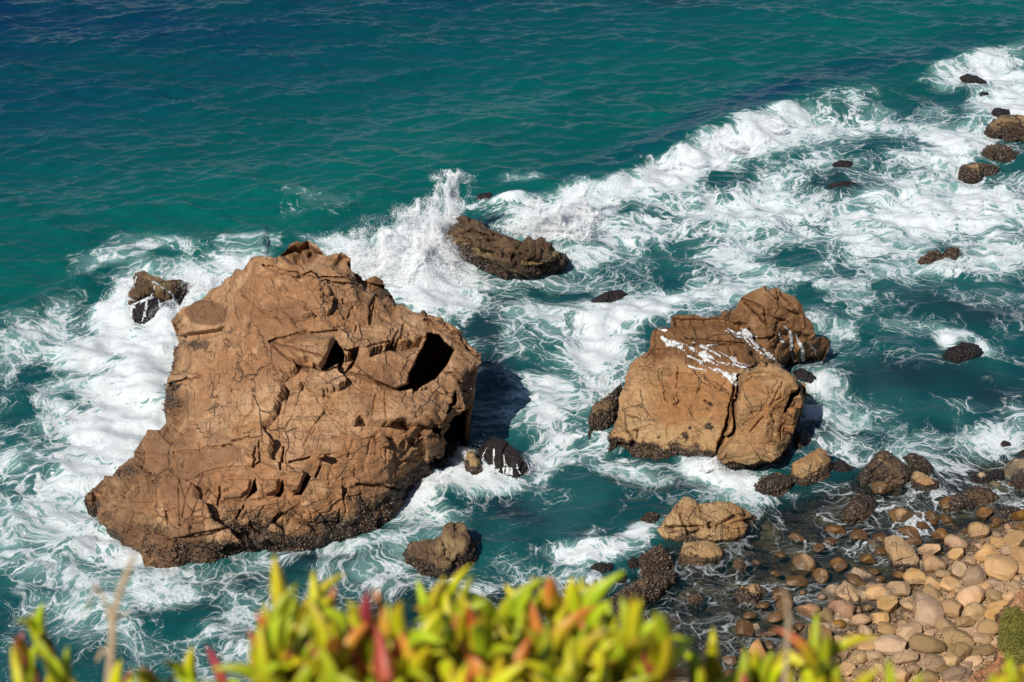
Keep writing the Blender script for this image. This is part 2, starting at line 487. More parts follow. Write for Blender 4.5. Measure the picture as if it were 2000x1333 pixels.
REEF_SHADE = [(960, 650, 70, 18, 15, .7), (970, 700, 40, 14, 20, .8), (955, 770, 30, 70, 10, .5), (1000, 990, 60, 22, 25, .8), (1340, 930, 70, 16, 5, .9), (1760, 735, 140, 22, 3, .75), (1880, 610, 130, 30, 5, .7), (1650, 362, 55, 10, 0, .9), (1630, 340, 40, 8, 0, .7),  # tall patch right of the great rock is its cast shadow, painted dark
        (1180, 990, 150, 40, 0, .25), (1330, 30, 60, 14, 0, .0), (1320, 12, 50, 14, 5, .6), (1600, 830, 60, 30, 0, .6), (1780, 870, 160, 40, 0, .5), (1960, 770, 60, 20, 0, .7), (750, 1145, 60, 12, 0, .7), (400, 1130, 150, 20, -5, .5), (720, 1090, 90, 20, 0, .5), (1000, 1170, 160, 40, 0, .55),
        (160, 1270, 80, 20, 0, .4), (1150, 1040, 30, 12, 0, .6), (1500, 1000, 90, 40, 0, .5), (550, 1100, 140, 16, -8, .6), (1200, 590, 50, 12, 0, .6), (920, 610, 50, 14, 0, .3), (180, 940, 60, 14, 0, -.5)]


def blobs(lst, X, Y, mode='max', pw=1.0):
    r = np.zeros(X.shape)
    for (a, b, rx, ry, ang, amp) in lst:
        m = (np.abs(X - a) < 2.6 * max(rx, ry)) & (np.abs(Y - b) < 2.6 * max(rx, ry))
        if not m.any(): continue
        c, s = math.cos(math.radians(ang)), math.sin(math.radians(ang))
        dx = X[m] - a; dy = Y[m] - b
        u = (dx * c + dy * s) / rx; v = (-dx * s + dy * c) / ry
        g = amp * np.exp(-0.7 * (u * u + v * v) ** pw)
        if mode == 'max':
            r[m] = np.maximum(r[m], g) + 0.22 * np.minimum(r[m], g)
        else:
            r[m] += g
    return r


flat3 = np.stack([GX.ravel(), GY.ravel(), 0 * GX.ravel()], -1)
nm = near.ravel()
wob = np.zeros((GX.size, 2))
q3 = flat3[nm]
wob[nm, 0] = fbm(q3 * 0.35, 3, 11); wob[nm, 1] = fbm(q3 * 0.35, 3, 23)
fx = PXg + 45 * wob[:, 0].reshape(SHP); fy = PYg + 24 * wob[:, 1].reshape(SHP)
foam = np.zeros(SHP)
foam[near] = blobs(FOAM, fx[near], fy[near]) * 1.0
foam[near] -= blobs(GAPS, fx[near], fy[near], 'sum')
reef_shade = np.zeros(SHP); reef_shade[near] = np.clip(blobs(REEF_SHADE, fx[near], fy[near], 'sum'), -1, 1)

# the line of the breaker: seaward of it open water
BREAK = [(700, 470), (860, 440), (900, 400), (1020, 385), (1140, 372), (1200, 355), (1300, 312), (1400, 262), (1500, 228), (1600, 190), (1700, 170), (1800, 150), (1900, 105), (2000, 85), (2200, 50)]
bx = [b[0] for b in BREAK]; by = [b[1] for b in BREAK]
seaward = np.interp(PXg, [0, 100, 250, 480, 640] + bx, [640, 570, 505, 470, 455] + by) - PYg   # > 0 seaward (pixels)
foam = np.where((seaward > 0) & (PXg > 1150), foam * np.exp(-seaward / 9.0), foam)
chan = sstep(20, -40, seaward) * 0.06
foam = np.where(near, np.clip(np.where(foam > 0.8, 0.8 + 0.75 * (foam - 0.8), foam) * 0.81 + chan, 0, 0.9), 0)

# wave surface
f1 = ocean_field(512, 0.17, 3, math.radians(74), 0.6, 6.0, 3.2, 5.0)
f1b = ocean_field(512, 0.13, 4, math.radians(112), 0.5, 4.0, 3.0, 5.0)
f2 = ocean_field(512, 0.085, 5, math.radians(93), 0.24, 1.3, 2.6, 3.0)
f3 = ocean_field(256, 0.5, 9, math.radians(115), 5, 40, 3.0, 3.0)
f4 = ocean_field(256, 0.17, 15, math.radians(40), 0.5, 5, 2.6, 0.3)
sS = shore_s(GX.ravel(), GY.ravel()).reshape(SHP)
shal = sstep(-1.0, -9.0, sS)
calm = 0.15 + 0.85 * shal
wv = 0.62 * tile(f1, 0.17, GX, GY) + 0.5 * tile(f1b, 0.13, GX, GY)
gust = np.ones(SHP); gust[near] = 1 + 0.55 * fbm(np.stack([GX[near] * 0.06, GY[near] * 0.12, 0 * GX[near]], -1), 3, 41)
wv = (np.exp(0.5 * np.clip(wv, -2.5, 1.5)) - 1.13) / 0.55
Z = far_fade * calm * (0.078 * gust * wv + 0.020 * gust * tile(f2, 0.085, GX, GY) + 0.10 * tile(f3, 0.5, GX, GY))
turb = sstep(0.1, 0.7, foam)
Z += near * calm * turb * (0.075 * tile(f4, 0.17, GX, GY))
lump = np.zeros(SHP); lump[near] = fbm(np.stack([GX[near] * 1.5, GY[near] * 1.5, 0 * GX[near]], -1), 4, 31, 0.6)
lump2 = np.zeros(SHP); lump2[near] = 1 - np.abs(fbm(np.stack([GX[near] * 2.6, GY[near] * 2.6, 0 * GX[near]], -1), 3, 37, 0.55)) * 2
Z += near * calm * sstep(0.6, 1.0, foam) * (0.05 * lump + 0.03 * lump2 + 0.02)
# swell rising to the breaker and its steep front
db = seaward
amp_b = np.exp(-((PXg - 1500) / 420.0) ** 2)
Z += near * amp_b * (0.55 * np.exp(-np.where(db > 0, db / 60, -db / 26) ** 2))
# spill and water thrown against the rocks
for (a, b, rx, ry, hgt) in [(820, 545, 60, 40, .9), (755, 515, 50, 28, 1.2), (855, 490, 34, 26, 1.1), (1080, 440, 55, 22, .8), (1005, 396, 36, 9, .35), (930, 925, 70, 22, .35), (845, 955, 40, 24, .35), (250, 600, 26, 40, .4), (330, 640, 40, 24, .35), (300, 740, 50, 60, .3),
                          (1440, 270, 80, 22, .35), (1380, 913, 24, 14, .3), (1180, 1068, 80, 14, .25), (1250, 620, 80, 22, .3), (980, 895, 40, 20, .3)]:
    Z += near * hgt * np.exp(-((PXg - a) / rx) ** 2 - ((PYg - b) / ry) ** 2)
# wave along the west
Z += near * 0.3 * np.exp(-((PYg - np.interp(PXg, [0, 100, 250, 480], [650, 585, 515, 478])) / 26) ** 2) * (PXg < 520)
Z -= near * 0.10 * (1 - shal)

ys = np.arange(GX.size).reshape(SHP)
F = np.stack([ys[:-1, :-1], ys[:-1, 1:], ys[1:, 1:], ys[1:, :-1]], -1).reshape(-1, 4)
sea_me = mesh_np('sea', np.stack([GX, GY, Z], -1).reshape(-1, 3), F)
attr(sea_me, 'foam', foam.ravel())
attr(sea_me, 'reef_shade', reef_shade.ravel())
clear = sstep(-13.0, -6.5, sS) * near * sstep(-25, 35, PYg - np.interp(PXg, [1200, 1300, 1480, 1700, 2000], [1150, 1060, 1000, 905, 875]))
attr(sea_me, 'clear', clear.ravel())
blue = np.clip(sstep(640, -20, PYg + 0.22 * PXg) * 1.0 + 0.85 * np.exp(-((PYg - np.interp(PXg, bx, by) + 36) / 30.0) ** 2) * amp_b, 0, 1)  # offshore blue, plus a painted band for sky reflected on the swell's back
blue = np.where(near, blue, np.where(GY > 60, 1, 0.4))
attr(sea_me, 'deep', blue.ravel())
milk = sstep(60, -120, seaward) * near
attr(sea_me, 'milk', milk.ravel())

wq = np.stack([GX.ravel(), GY.ravel(), 0 * GX.ravel()], -1)
W1 = np.zeros((GX.size, 3)); k_ = nm
W1[k_, 0] = 1.2 * fbm(q3 * 0.45, 3, 51) + 0.24 * fbm(q3 * 1.7, 3, 53) + 0.09 * vnoise(q3 * 5.0, 57)
W1[k_, 1] = 1.2 * fbm(q3 * 0.45, 3, 61) + 0.24 * fbm(q3 * 1.7, 3, 63) + 0.09 * vnoise(q3 * 5.0, 67)
va = sea_me.attributes.new('flow', 'FLOAT_VECTOR', 'POINT')
va.data.foreach_set('vector', ((wq + W1) * np.array([0.8, 1.1, 0])).astype(np.float32).ravel())
q3w = (wq + W1)[nm]
nn = np.zeros(GX.size); nn[nm] = fbm(q3w * 0.8, 4, 71, 0.6)
attr(sea_me, 'patch', nn)

m = NT('sea_water')
p = m.pos()
D = m.attr('foam')
flow = m.n('Attribute', attribute_name='flow').outputs['Vector']
pn = m.attr('patch')
v1 = m.voro(flow, 1.5).outputs[0]
v2 = m.voro(m.vmath('ADD', flow, (3.7, 1.2, 0)), 4.0).outputs[0]
n2 = m.noise(flow, 3.6, 7, 0.72, 0.7)
rid = m.math('SUBTRACT', 1.0, m.math('ABSOLUTE', m.math('MULTIPLY', m.math('SUBTRACT', n2, 0.5), 7.0)), clamp=True)
e1 = m.math('SUBTRACT', 1.0, m.math('MULTIPLY', v1, 3.4), clamp=True)
e2 = m.math('SUBTRACT', 1.0, m.math('MULTIPLY', v2, 3.2), clamp=True)
e1 = m.math('POWER', e1, 1.6)
pat = m.math('ADD', m.math('MULTIPLY', e1, 0.36), m.math('MULTIPLY', e2, 0.30))
pat = m.math('ADD', pat, m.math('MULTIPLY', rid, 0.26))
pat = m.math('ADD', pat, m.math('MULTIPLY', pn, 0.42))
pat = m.math('ADD', pat, m.math('MULTIPLY', m.math('SUBTRACT', n2, 0.5), 0.35))
thr = m.math('SUBTRACT', 1.0, D)
cov = m.ss(pat, m.math('SUBTRACT', thr, 0.09), m.math('ADD', thr, 0.17))
cov = m.math('MULTIPLY', cov, m.ss(D, 0.03, 0.16))
bub = m.noise(flow, 11.0, 5, 0.75)
thin = m.math('MAXIMUM', m.ss(v1, 0.0, m.math('MULTIPLY', n2, 0.13), 1, 0), m.math('MULTIPLY', m.ss(v2, 0.0, m.math('MULTIPLY', n2, 0.11), 1, 0), 0.8))
tg = m.math('MULTIPLY', m.ss(m.math('ADD', D, m.math('ADD', m.math('MULTIPLY', pn, 0.9), m.math('MULTIPLY', m.math('SUBTRACT', n2, 0.5), 0.9))), 0.02, 0.34), m.ss(m.attr('milk'), 0.25, 0.8))
cov = m.math('MAXIMUM', cov, m.math('MULTIPLY', m.math('MULTIPLY', thin, tg), m.math('SUBTRACT', 0.85, m.math('MULTIPLY', m.attr('clear'), 0.35))))
cov = m.math('MULTIPLY', cov, m.ss(m.math('ADD', bub, m.math('MULTIPLY', D, 0.22)), 0.44, 0.68, 0.28, 1.0))
aer = m.math('MULTIPLY', m.ss(m.math('ADD', D, m.math('MULTIPLY', pn, 0.6)), 0.10, 0.95), m.ss(D, 0.03, 0.2))
deep_reflect_c = m.mix(m.attr('deep'), (0.000, 0.104, 0.082), (0.000, 0.024, 0.068))
deep_reflect_c = m.mix(m.ss(m.noise(p, 0.12, 3), 0.4, 0.65, 0, 0.5), deep_reflect_c, (0.000, 0.058, 0.058))
deep_reflect_c = m.mix(m.math('MULTIPLY', m.attr('milk'), 0.65), deep_reflect_c, m.mix(m.ss(m.noise(p, 0.35, 4, 0.6), 0.38, 0.66), (0.004, 0.036, 0.052), (0.022, 0.092, 0.098)))
body = m.mix(m.math('MULTIPLY', m.attr('reef_shade'), 0.85, clamp=True), deep_reflect_c, (0.010, 0.014, 0.026))
body = m.mix(m.math('MULTIPLY', aer, 0.8), body, (0.30, 0.50, 0.47))
h = m.noise(m.map(p, (0, 0, 0.25), (0.5, 1.3, 1)), 2.4, 4, 0.5, 0.4)
wn = m.bump(h, 0.6, 0.10)
fn = m.bump(m.math('ADD', n2, m.math('MULTIPLY', rid, 0.15)), 0.5, 0.14)
wat = m.principled(Base_Color=body, Roughness=0.12, IOR=1.34, Specular_IOR_Level=1.0, Normal=wn)
gl = m.n('BsdfGlossy', {'Color': (1, 1, 1), 'Roughness': 0.08, 'Normal': wn}).outputs[0]
tr = m.n('BsdfTransparent', {'Color': (0.72, 0.73, 0.70, 1)}).outputs[0]
fr = m.n('Fresnel', {'IOR': 1.333, 'Normal': wn}).outputs[0]
clr = m.n('MixShader', {0: fr, 1: tr, 2: gl}).outputs[0]
water = m.n('MixShader', {0: m.math('MULTIPLY', m.attr('clear'), 0.9), 1: wat, 2: clr}).outputs[0]
fm = m.principled(Base_Color=(0.66, 0.695, 0.71), Roughness=0.9, Normal=fn, Specular_IOR_Level=0.1)
sea = obj('sea', sea_me, m.done(m.n('MixShader', {0: cov, 1: water, 2: fm}).outputs[0]))
tag(sea, 'green-blue sea breaking into white foam around the rocks', 'sea', kind='structure')


SEA_GRID = Z.copy()


def sea_lvl(x, y):
    i = np.clip(np.searchsorted(XS, x), 0, len(XS) - 1); j = np.clip(np.searchsorted(YS, y), 0, len(YS) - 1)
    return float(SEA_GRID[max(0, j - 6):j + 7, max(0, i - 6):i + 7].mean())


# ------------------------------------------------------------------ seabed and cobble beach ground
gx = np.arange(-60, 62, 0.16); gy = np.arange(12, 92, 0.16)
gx = np.concatenate([np.arange(-60, 2, 2.0), np.arange(2, 34, 0.13), np.arange(34, 70, 2.0)])
gy = np.concatenate([np.arange(12, 28, 1.0), np.arange(28, 50, 0.13), np.arange(50, 96, 2.0)])
BX, BY = np.meshgrid(gx, gy)
bz = ground(BX.ravel(), BY.ravel())
bp = np.stack([BX.ravel(), BY.ravel(), 0 * bz], -1)
lumps = np.maximum(0, fbm(bp * 1.3, 4, 77) + 0.05) * 0.6
bz = bz + np.where(bz < 0, lumps - 0.06, 0.03 * fbm(bp * 3, 3, 5))
ii = np.arange(BX.size).reshape(BX.shape)
F = np.stack([ii[:-1, :-1], ii[:-1, 1:], ii[1:, 1:], ii[1:, :-1]], -1).reshape(-1, 4)
bed_me = mesh_np('shore', np.stack([BX.ravel(), BY.ravel(), bz], -1), F)
m = NT('shore_gravel')
p = m.pos()
z = m.n('SeparateXYZ', {0: p}).outputs[2]
peb = m.voro(p, 9.0, 'F1')
pc = m.n('SeparateColor', {0: peb.outputs['Color']}).outputs[0]
c = m.mix(pc, (0.23, 0.15, 0.085), (0.47, 0.34, 0.21))
c = m.mix(m.ss(m.noise(p, 0.8, 4), 0.5, 0.7), c, (0.40, 0.29, 0.18))
under = m.mix(m.ss(m.noise(p, 1.2, 5, 0.6, 0.5), 0.42, 0.64), (0.035, 0.026, 0.026), (0.15, 0.12, 0.065))
under = m.mix(m.ss(m.noise(p, 2.6, 4, 0.6), 0.58, 0.7), under, (0.20, 0.10, 0.035))
c = m.mix(m.ss(z, -0.03, 0.10), under, c)
bedm = m.done(m.principled(Base_Color=c, Roughness=0.85, Normal=m.bump(peb.outputs[0], 0.8, -0.05)))
bed = obj('shore', bed_me, bedm)
tag(bed, 'gravel beach and shallow stony seabed at the foot of the cliff', 'beach', kind='structure')


# ------------------------------------------------------------------ rocks shaped on their seen outline
def refine(poly, step, jit, seed):
    r = np.random.default_rng(seed)
    out = []
    n = len(poly)
    for i in range(n):
        a = np.array(poly[i], float); b = np.array(poly[(i + 1) % n], float)
        k = max(1, int(np.hypot(*(b - a)[:2]) / step))
        for j in range(k):
            q = a + (b - a) * j / k
            if j: q[:2] += r.normal(size=2) * jit
            out.append(tuple(q))
    return out


class Rock:
    """grid over the seen face; every grid point gets a height, then relief, then flanks and a back down to the seabed"""

    def __init__(s, outline, step, ctrl=None, hmax=None, base=-0.12, seed=1, jit=1.2, flat=0.62, edges=None, lean=0.6):
        s.step = step; s.seed = seed
        if ctrl is None:
            poly = refine(outline, 14, jit, seed)
        else:
            poly = refine(outline, 11, jit, seed)
        s.poly2 = [q[:2] for q in poly]
        xs = [q[0] for q in poly]; yy = [q[1] for q in poly]
        gx = np.arange(min(xs) - step, max(xs) + step, step); gy = np.arange(min(yy) - step, max(yy) + step, step)
        X, Y = np.meshgrid(gx, gy)
        ins = inside(s.poly2, X, Y)
        s.X, s.Y, s.ins = X, Y, ins
        if ctrl is not None:
            pts = [Vector(q[:2]) for q in poly] + [Vector(q[:2]) for q in ctrl]
            zz = [q[2] for q in poly] + [q[2] for q in ctrl]
            n = len(poly)
            ed = [(i, (i + 1) % n) for i in range(n)]
            vo, eo, fo, ov, oe, of = delaunay_2d_cdt(pts, ed, [], 0, 1e-4)
            zo = [zz[l[0]] if l else 0 for l in ov]
            Z = np.zeros(X.shape)
            done = np.zeros(X.shape, bool)
            for f in fo:
                (x0, y0), (x1, y1), (x2, y2) = [vo[i] for i in f]
                z0, z1, z2 = [zo[i] for i in f]
                den = (y1 - y2) * (x0 - x2) + (x2 - x1) * (y0 - y2)
                if abs(den) < 1e-9: continue
                i0 = np.searchsorted(gx, min(x0, x1, x2)) - 1; i1 = np.searchsorted(gx, max(x0, x1, x2)) + 1
                j0 = np.searchsorted(gy, min(y0, y1, y2)) - 1; j1 = np.searchsorted(gy, max(y0, y1, y2)) + 1
                sl_ = (slice(max(j0, 0), j1), slice(max(i0, 0), i1))
                xx, yy_ = X[sl_], Y[sl_]
                a = ((y1 - y2) * (xx - x2) + (x2 - x1) * (yy_ - y2)) / den
                b = ((y2 - y0) * (xx - x2) + (x0 - x2) * (yy_ - y2)) / den
                c = 1 - a - b
                k = (a > -1e-6) & (b > -1e-6) & (c > -1e-6)
                Z[sl_] = np.where(k, a * z0 + b * z1 + c * z2, Z[sl_])
            # soften creases a little
            mk = ins.astype(float)
            for _ in range(3):
                num = sum(np.roll(Z * mk, sft, ax) for sft, ax in ((1, 0), (-1, 0), (1, 1), (-1, 1))) + 2 * Z * mk
                dn = sum(np.roll(mk, sft, ax) for sft, ax in ((1, 0), (-1, 0), (1, 1), (-1, 1))) + 2 * mk
                Z = np.where(ins, num / np.maximum(dn, 1e-6), Z)
        else:
            top = np.where(ins.any(0), np.argmax(ins, 0), 0)
            bot = np.where(ins.any(0), ins.shape[0] - 1 - np.argmax(ins[::-1], 0), 0)
            hgt = (bot - top) * step
            k = 5
            hs = np.convolve(np.pad(hgt, k, mode='edge'), np.ones(2 * k + 1) / (2 * k + 1), 'valid')
            T = (gy[bot][None, :] - Y) / np.maximum(hgt, step)[None, :]
            sc = ppm(np.mean(yy))
            hm = hmax if hmax else flat * hs.max() / sc
            hc = hm * (hs / hs.max()) ** 0.9
            Z = base + hc[None, :] * np.sin(np.clip(T, 0, 1) * math.pi * lean)
        s.Z = Z
        idx = -np.ones(X.shape, int)
        idx[ins] = np.arange(ins.sum())
        s.px = X[ins]; s.py = Y[ins]
        s.V = P(s.px, s.py, Z[ins])
        q = np.stack([idx[:-1, :-1], idx[1:, :-1], idx[1:, 1:], idx[:-1, 1:]], -1).reshape(-1, 4)
        s.F = q[(q >= 0).all(1)]
        s.top = s.V.copy()
        s.view = s.V - np.array([0, 0, CAM_H]); s.view /= np.linalg.norm(s.view, axis=1)[:, None]
        s.edge = dist_line(s.poly2, s.px, s.py, True)
        s.N0 = s.normals()

    def normals(s):
        a = s.V[s.F[:, 0]] - s.V[s.F[:, 2]]; b = s.V[s.F[:, 1]] - s.V[s.F[:, 3]]
        fn = np.cross(a, b)
        fn *= -np.sign((fn * s.view[s.F[:, 0]]).sum(1))[:, None]
        N = np.zeros_like(s.V)
        for k in range(4): np.add.at(N, s.F[:, k], fn)
        return N / np.maximum(np.linalg.norm(N, axis=1), 1e-9)[:, None]

    def push(s, poly, d, soft=5.0, d2=None, ax=None):
        """sink (d>0) or raise (d<0) a patch of the face"""
        ins = inside(poly, s.px, s.py)
        e = dist_line(poly, s.px, s.py, True)
        w = ins * sstep(0, soft, e)
        val = d
        if d2 is not None:
            (ax0, ay0), (ax1, ay1) = ax
            t = np.clip(((s.px - ax0) * (ax1 - ax0) + (s.py - ay0) * (ay1 - ay0)) / ((ax1 - ax0) ** 2 + (ay1 - ay0) ** 2), 0, 1)
            val = d + (d2 - d) * t
        s.V = s.V + s.view * (w * val)[:, None]

    def crack(s, pts, width, depth):
        pts = [q[:2] for q in refine([(a, b) for a, b in pts] + [pts[-1]], 11, 0.8, len(pts) + int(pts[0][0]))]
        d = dist_line(pts, s.px, s.py)
        s.V = s.V + s.view * (depth * np.clip(1 - d / width, 0, 1))[:, None]

    def relief(s, cell=1.2, plate=0.1, joint=0.06, rough=0.12, fine=0.03, stretch=(1, .55, 1.4), seed=None, tilt=1.0):
        seed = s.seed if seed is None else seed
        N = s.N0
        a = 0.5; ca, sa = math.cos(a), math.sin(a)
        Q = s.V @ np.array([[ca, -sa, 0], [sa, ca, 0.25], [0.2, -0.1, 1]])
        Q = Q * np.array(stretch) / cell
        Qw = Q + 0.35 * np.stack([fbm(s.V * 0.9, 3, seed + 5), fbm(s.V * 0.9, 3, seed + 6), fbm(s.V * 0.9, 3, seed + 7)], -1)
        F1, F2, cid, tl = worley(Qw, seed)
        f1, f2, cid2, tl2 = worley(Qw * 2.6 + 3.3, seed + 9)
        ek = sstep(0, 10, s.edge)
        d = plate * (0.7 * (cid - 0.5) + tilt * tl)
        act = sstep(-0.25, 0.3, fbm(s.V * 0.45, 2, seed + 25))
        d += plate * 0.36 * act * (0.6 * (cid2 - 0.5) + tilt * tl2)
        gate = sstep(-0.15, 0.25, fbm(s.V * 0.6, 2, seed + 20))
        d -= joint * sstep(0.05, 0.0, F2 - F1) * gate
        d -= joint * 0.5 * sstep(0.05, 0.0, f2 - f1) * sstep(0.0, 0.3, fbm(s.V * 0.7, 2, seed + 30))
        d += rough * fbm(s.V * 0.8, 4, seed + 40, 0.5)
        d += fine * fbm(s.V * 4.5, 3, seed + 50, 0.6, True)
        s.V = s.V + N * (d * (0.25 + 0.75 * ek))[:, None]

    def beds(s, nb, period, amp):
        """edges of tilted bedding layers standing out as small ledges"""
        nb = np.array(nb) / np.linalg.norm(nb)
        b = s.V @ nb / period + 0.7 * fbm(s.V * 0.5, 3, s.seed + 33) + 0.18 * fbm(s.V * 2.2, 2, s.seed + 34)
        f = b - np.floor(b)
        k = np.floor(b)
        lay = h3(k, k * 0, k * 0, s.seed) * 0.8 + 0.2
        saw = (f - 0.5) * lay - 0.9 * sstep(0.10, 0.0, np.abs(f - 0.95)) * lay
        gate = sstep(-0.3, 0.2, fbm(s.V * 0.4, 2, s.seed + 35))
        s.V = s.V + s.N0 * (amp * saw * gate * sstep(0, 10, s.edge))[:, None]

    def crust(s, zmax, amount=1.0, lump=0.05, bias=None):
        z = s.V[:, 2]
        n = fbm(s.V * 1.1, 3, s.seed + 60)
        zz = z - (bias if bias is not None else 0)
        s.wet = np.clip(amount * sstep(zmax * 1.5, zmax * 0.2, zz + n * zmax * 0.5), 0, 1)
        N = s.normals()
        b = np.abs(vnoise(s.V * 9, s.seed + 70)) + 0.5 * np.abs(vnoise(s.V * 19, s.seed + 71))
        s.V = s.V + N * (lump * b * s.wet)[:, None]

    def build(s, name, mat, parent=None, damp=None, depth=1.6, drop=None, moss=0.0, back=0.72):
        V = s.V; F = s.F
        n = len(V)
        E = np.concatenate([F[:, [0, 1]], F[:, [1, 2]], F[:, [2, 3]], F[:, [3, 0]]])
        key = np.sort(E, 1); kk = key[:, 0].astype(np.int64) * (n + 1) + key[:, 1]
        u, ix, ct = np.unique(kk, return_index=True, return_counts=True)
        B = E[ix[ct == 1]]
        bv = np.unique(B)
        mp = -np.ones(n, int); mp[bv] = np.arange(len(bv))
        cx, cy = s.px.mean(), s.py.mean()
        # outward direction on the outline, up = away
        pl = np.array(s.poly2)
        ang = np.zeros((len(bv), 2))
        for r_, i in enumerate(bv):
            j = np.argmin((pl[:, 0] - s.px[i]) ** 2 + (pl[:, 1] - s.py[i]) ** 2)
            tvec = pl[(j + 2) % len(pl)] - pl[j - 2]
            nv = np.array([tvec[1], -tvec[0]]); nv /= np.hypot(*nv) + 1e-9
            ang[r_] = nv
        if np.mean((np.array([s.px[bv] - cx, s.py[bv] - cy]).T * ang).sum(1)) < 0: ang = -ang
        up = -ang[:, 1]
        p0 = V[bv]
        floor = -depth
        rings = [p0]; K = 7
        for k in range(1, K + 1):
            t = k / K
            fall = (p0[:, 2] - floor) * t
            q = p0.copy()
            q[:, 2] -= fall
            bk = np.where(up > 0, back * up, 0.25 * up)
            q[:, 1] += bk * fall + 0.12 * np.maximum(up, 0) * math.sin(t * math.pi) * fall
            q[:, 0] -= 0.12 * ang[:, 0] * fall
            nz = 0.16 * fbm(q * 0.9, 3, s.seed + 90)
            q[:, 1] += np.maximum(nz, -0.05) * (up > 0); q[:, 0] -= np.abs(nz) * ang[:, 0]
            rings.append(q)
        VV = [V] + rings[1:]
        VV = np.concatenate(VV)
        nb = len(bv)
        quads = [F]
        a = mp[B[:, 0]]; b = mp[B[:, 1]]
        prevA, prevB = B[:, 0], B[:, 1]
        for k in range(K):
            na, nb_ = n + k * nb + a, n + k * nb + b
            quads.append(np.stack([prevB, prevA, na, nb_], -1))
            prevA, prevB = na, nb_
        FF = np.concatenate(quads)
        base = np.array([V[:, 0].mean(), V[:, 1].mean(), 0.0])
        me = mesh_np(name, VV - base, FF)
        wet = np.concatenate([getattr(s, 'wet', np.zeros(n))] + [np.clip(sstep(1.2, 0.2, r[:, 2]), 0, 1) for r in rings[1:]])
        attr(me, 'wet', wet)
        dm = np.zeros(len(VV))
        if damp is not None: dm[:n] = damp
        attr(me, 'damp', dm)
        mo = np.zeros(len(VV)); mo[:n] = moss
        attr(me, 'moss', mo)
        s.base = base
        o = obj(name, me, mat, parent, base if parent is None else base - np.array(parent.location))
        return o


MUSSEL = NT('mussel_shell')
_oi = MUSSEL.noise(MUSSEL.pos(), 11, 3, 0.7)
MUSSEL = MUSSEL.done(MUSSEL.principled(Base_Color=MUSSEL.mix(MUSSEL.ss(_oi, 0.5, 0.68), (0.040, 0.025, 0.017), (0.26, 0.17, 0.10)), Roughness=0.5))


def shells(rock, parent, count, seed, size=(0.03, 0.075), thr=0.5):
    """mussels and barnacles clustered on the crusted band: one mass nobody could count"""
    r = np.random.default_rng(seed)
    w = np.where(rock.wet > thr, rock.wet, 0) * (rock.V[:, 2] > -0.1) * sstep(-0.2, 0.15, fbm(rock.V * 2.2, 2, seed))
    if w.sum() <= 0: return
    pick = r.choice(len(w), size=count, p=w / w.sum())
    N = rock.normals()[pick]
    C = rock.V[pick] + r.normal(size=(count, 3)) * 0.02
    sz = r.uniform(size[0], size[1], count)
    t = np.cross(N, r.normal(size=(count, 3))); t /= np.linalg.norm(t, axis=1)[:, None] + 1e-9
    b = np.cross(N, t)
    dirs = [t * 1.0, b * 0.6, -t * 0.7, -b * 0.6]
    vs = np.stack([C + d * sz[:, None] for d in dirs] + [C + N * sz[:, None] * 0.9 + t * 0.2 * sz[:, None]], 1).reshape(-1, 3)
    k = np.arange(count)[:, None] * 5
    fs = np.concatenate([k + np.array([[0, 1, 4]]), k + np.array([[1, 2, 4]]), k + np.array([[2, 3, 4]]), k + np.array([[3, 0, 4]])])
    me = mesh_np('mussel_crust', vs - np.array(parent.location), fs, False)
    o = obj('mussel_crust', me, MUSSEL, parent)
    o['kind'] = 'stuff'


# ---- the great rock on the left
O1 = [(163, 985, 0), (166, 968, .5), (200, 940, .7), (232, 912, .7), (262, 895, .8), (272, 862, 1.0), (287, 838, 1.3), (305, 838, 1.3), (325, 828, .9), (322, 790, .6), (330, 740, .7), (340, 700, .8), (352, 672, .7), (350, 645, 1.2), (333, 627, 1.7), (345, 612, 2.1), (370, 596, 2.4),
      (420, 562, 3.0), (450, 540, 3.5), (480, 518, 4.2), (490, 503, 4.5), (510, 500, 4.6), (540, 503, 4.8), (560, 488, 5.0), (585, 470, 5.3), (602, 465, 5.4), (620, 475, 5.3), (637, 497, 5.0), (652, 492, 5.0), (668, 490, 5.0), (684, 503, 4.8), (690, 528, 4.4), (712, 545, 4.0),
      (735, 538, 3.9), (750, 548, 3.7), (752, 562, 3.6), (775, 600, 3.0), (800, 615, 3.3), (850, 620, 3.3), (870, 635, 3.2), (900, 655, 3.0), (925, 680, 2.8), (935, 695, 2.6), (931, 740, 2.3), (918, 775, 2.0), (916, 810, 1.6), (908, 850, 1.1), (886, 880, .6), (857, 915, .2), (845, 930, .0), (810, 945, -.1),
      (790, 975, -.15), (770, 1000, -.15), (720, 1035, -.2), (650, 1060, -.2), (560, 1080, -.2), (480, 1090, -.2), (400, 1108, -.2), (330, 1116, -.2), (285, 1116, -.2), (276, 1085, -.1), (262, 1065, 0), (235, 1062, -.1), (238, 1042, .2), (195, 1020, -.1), (197, 985, .3)]
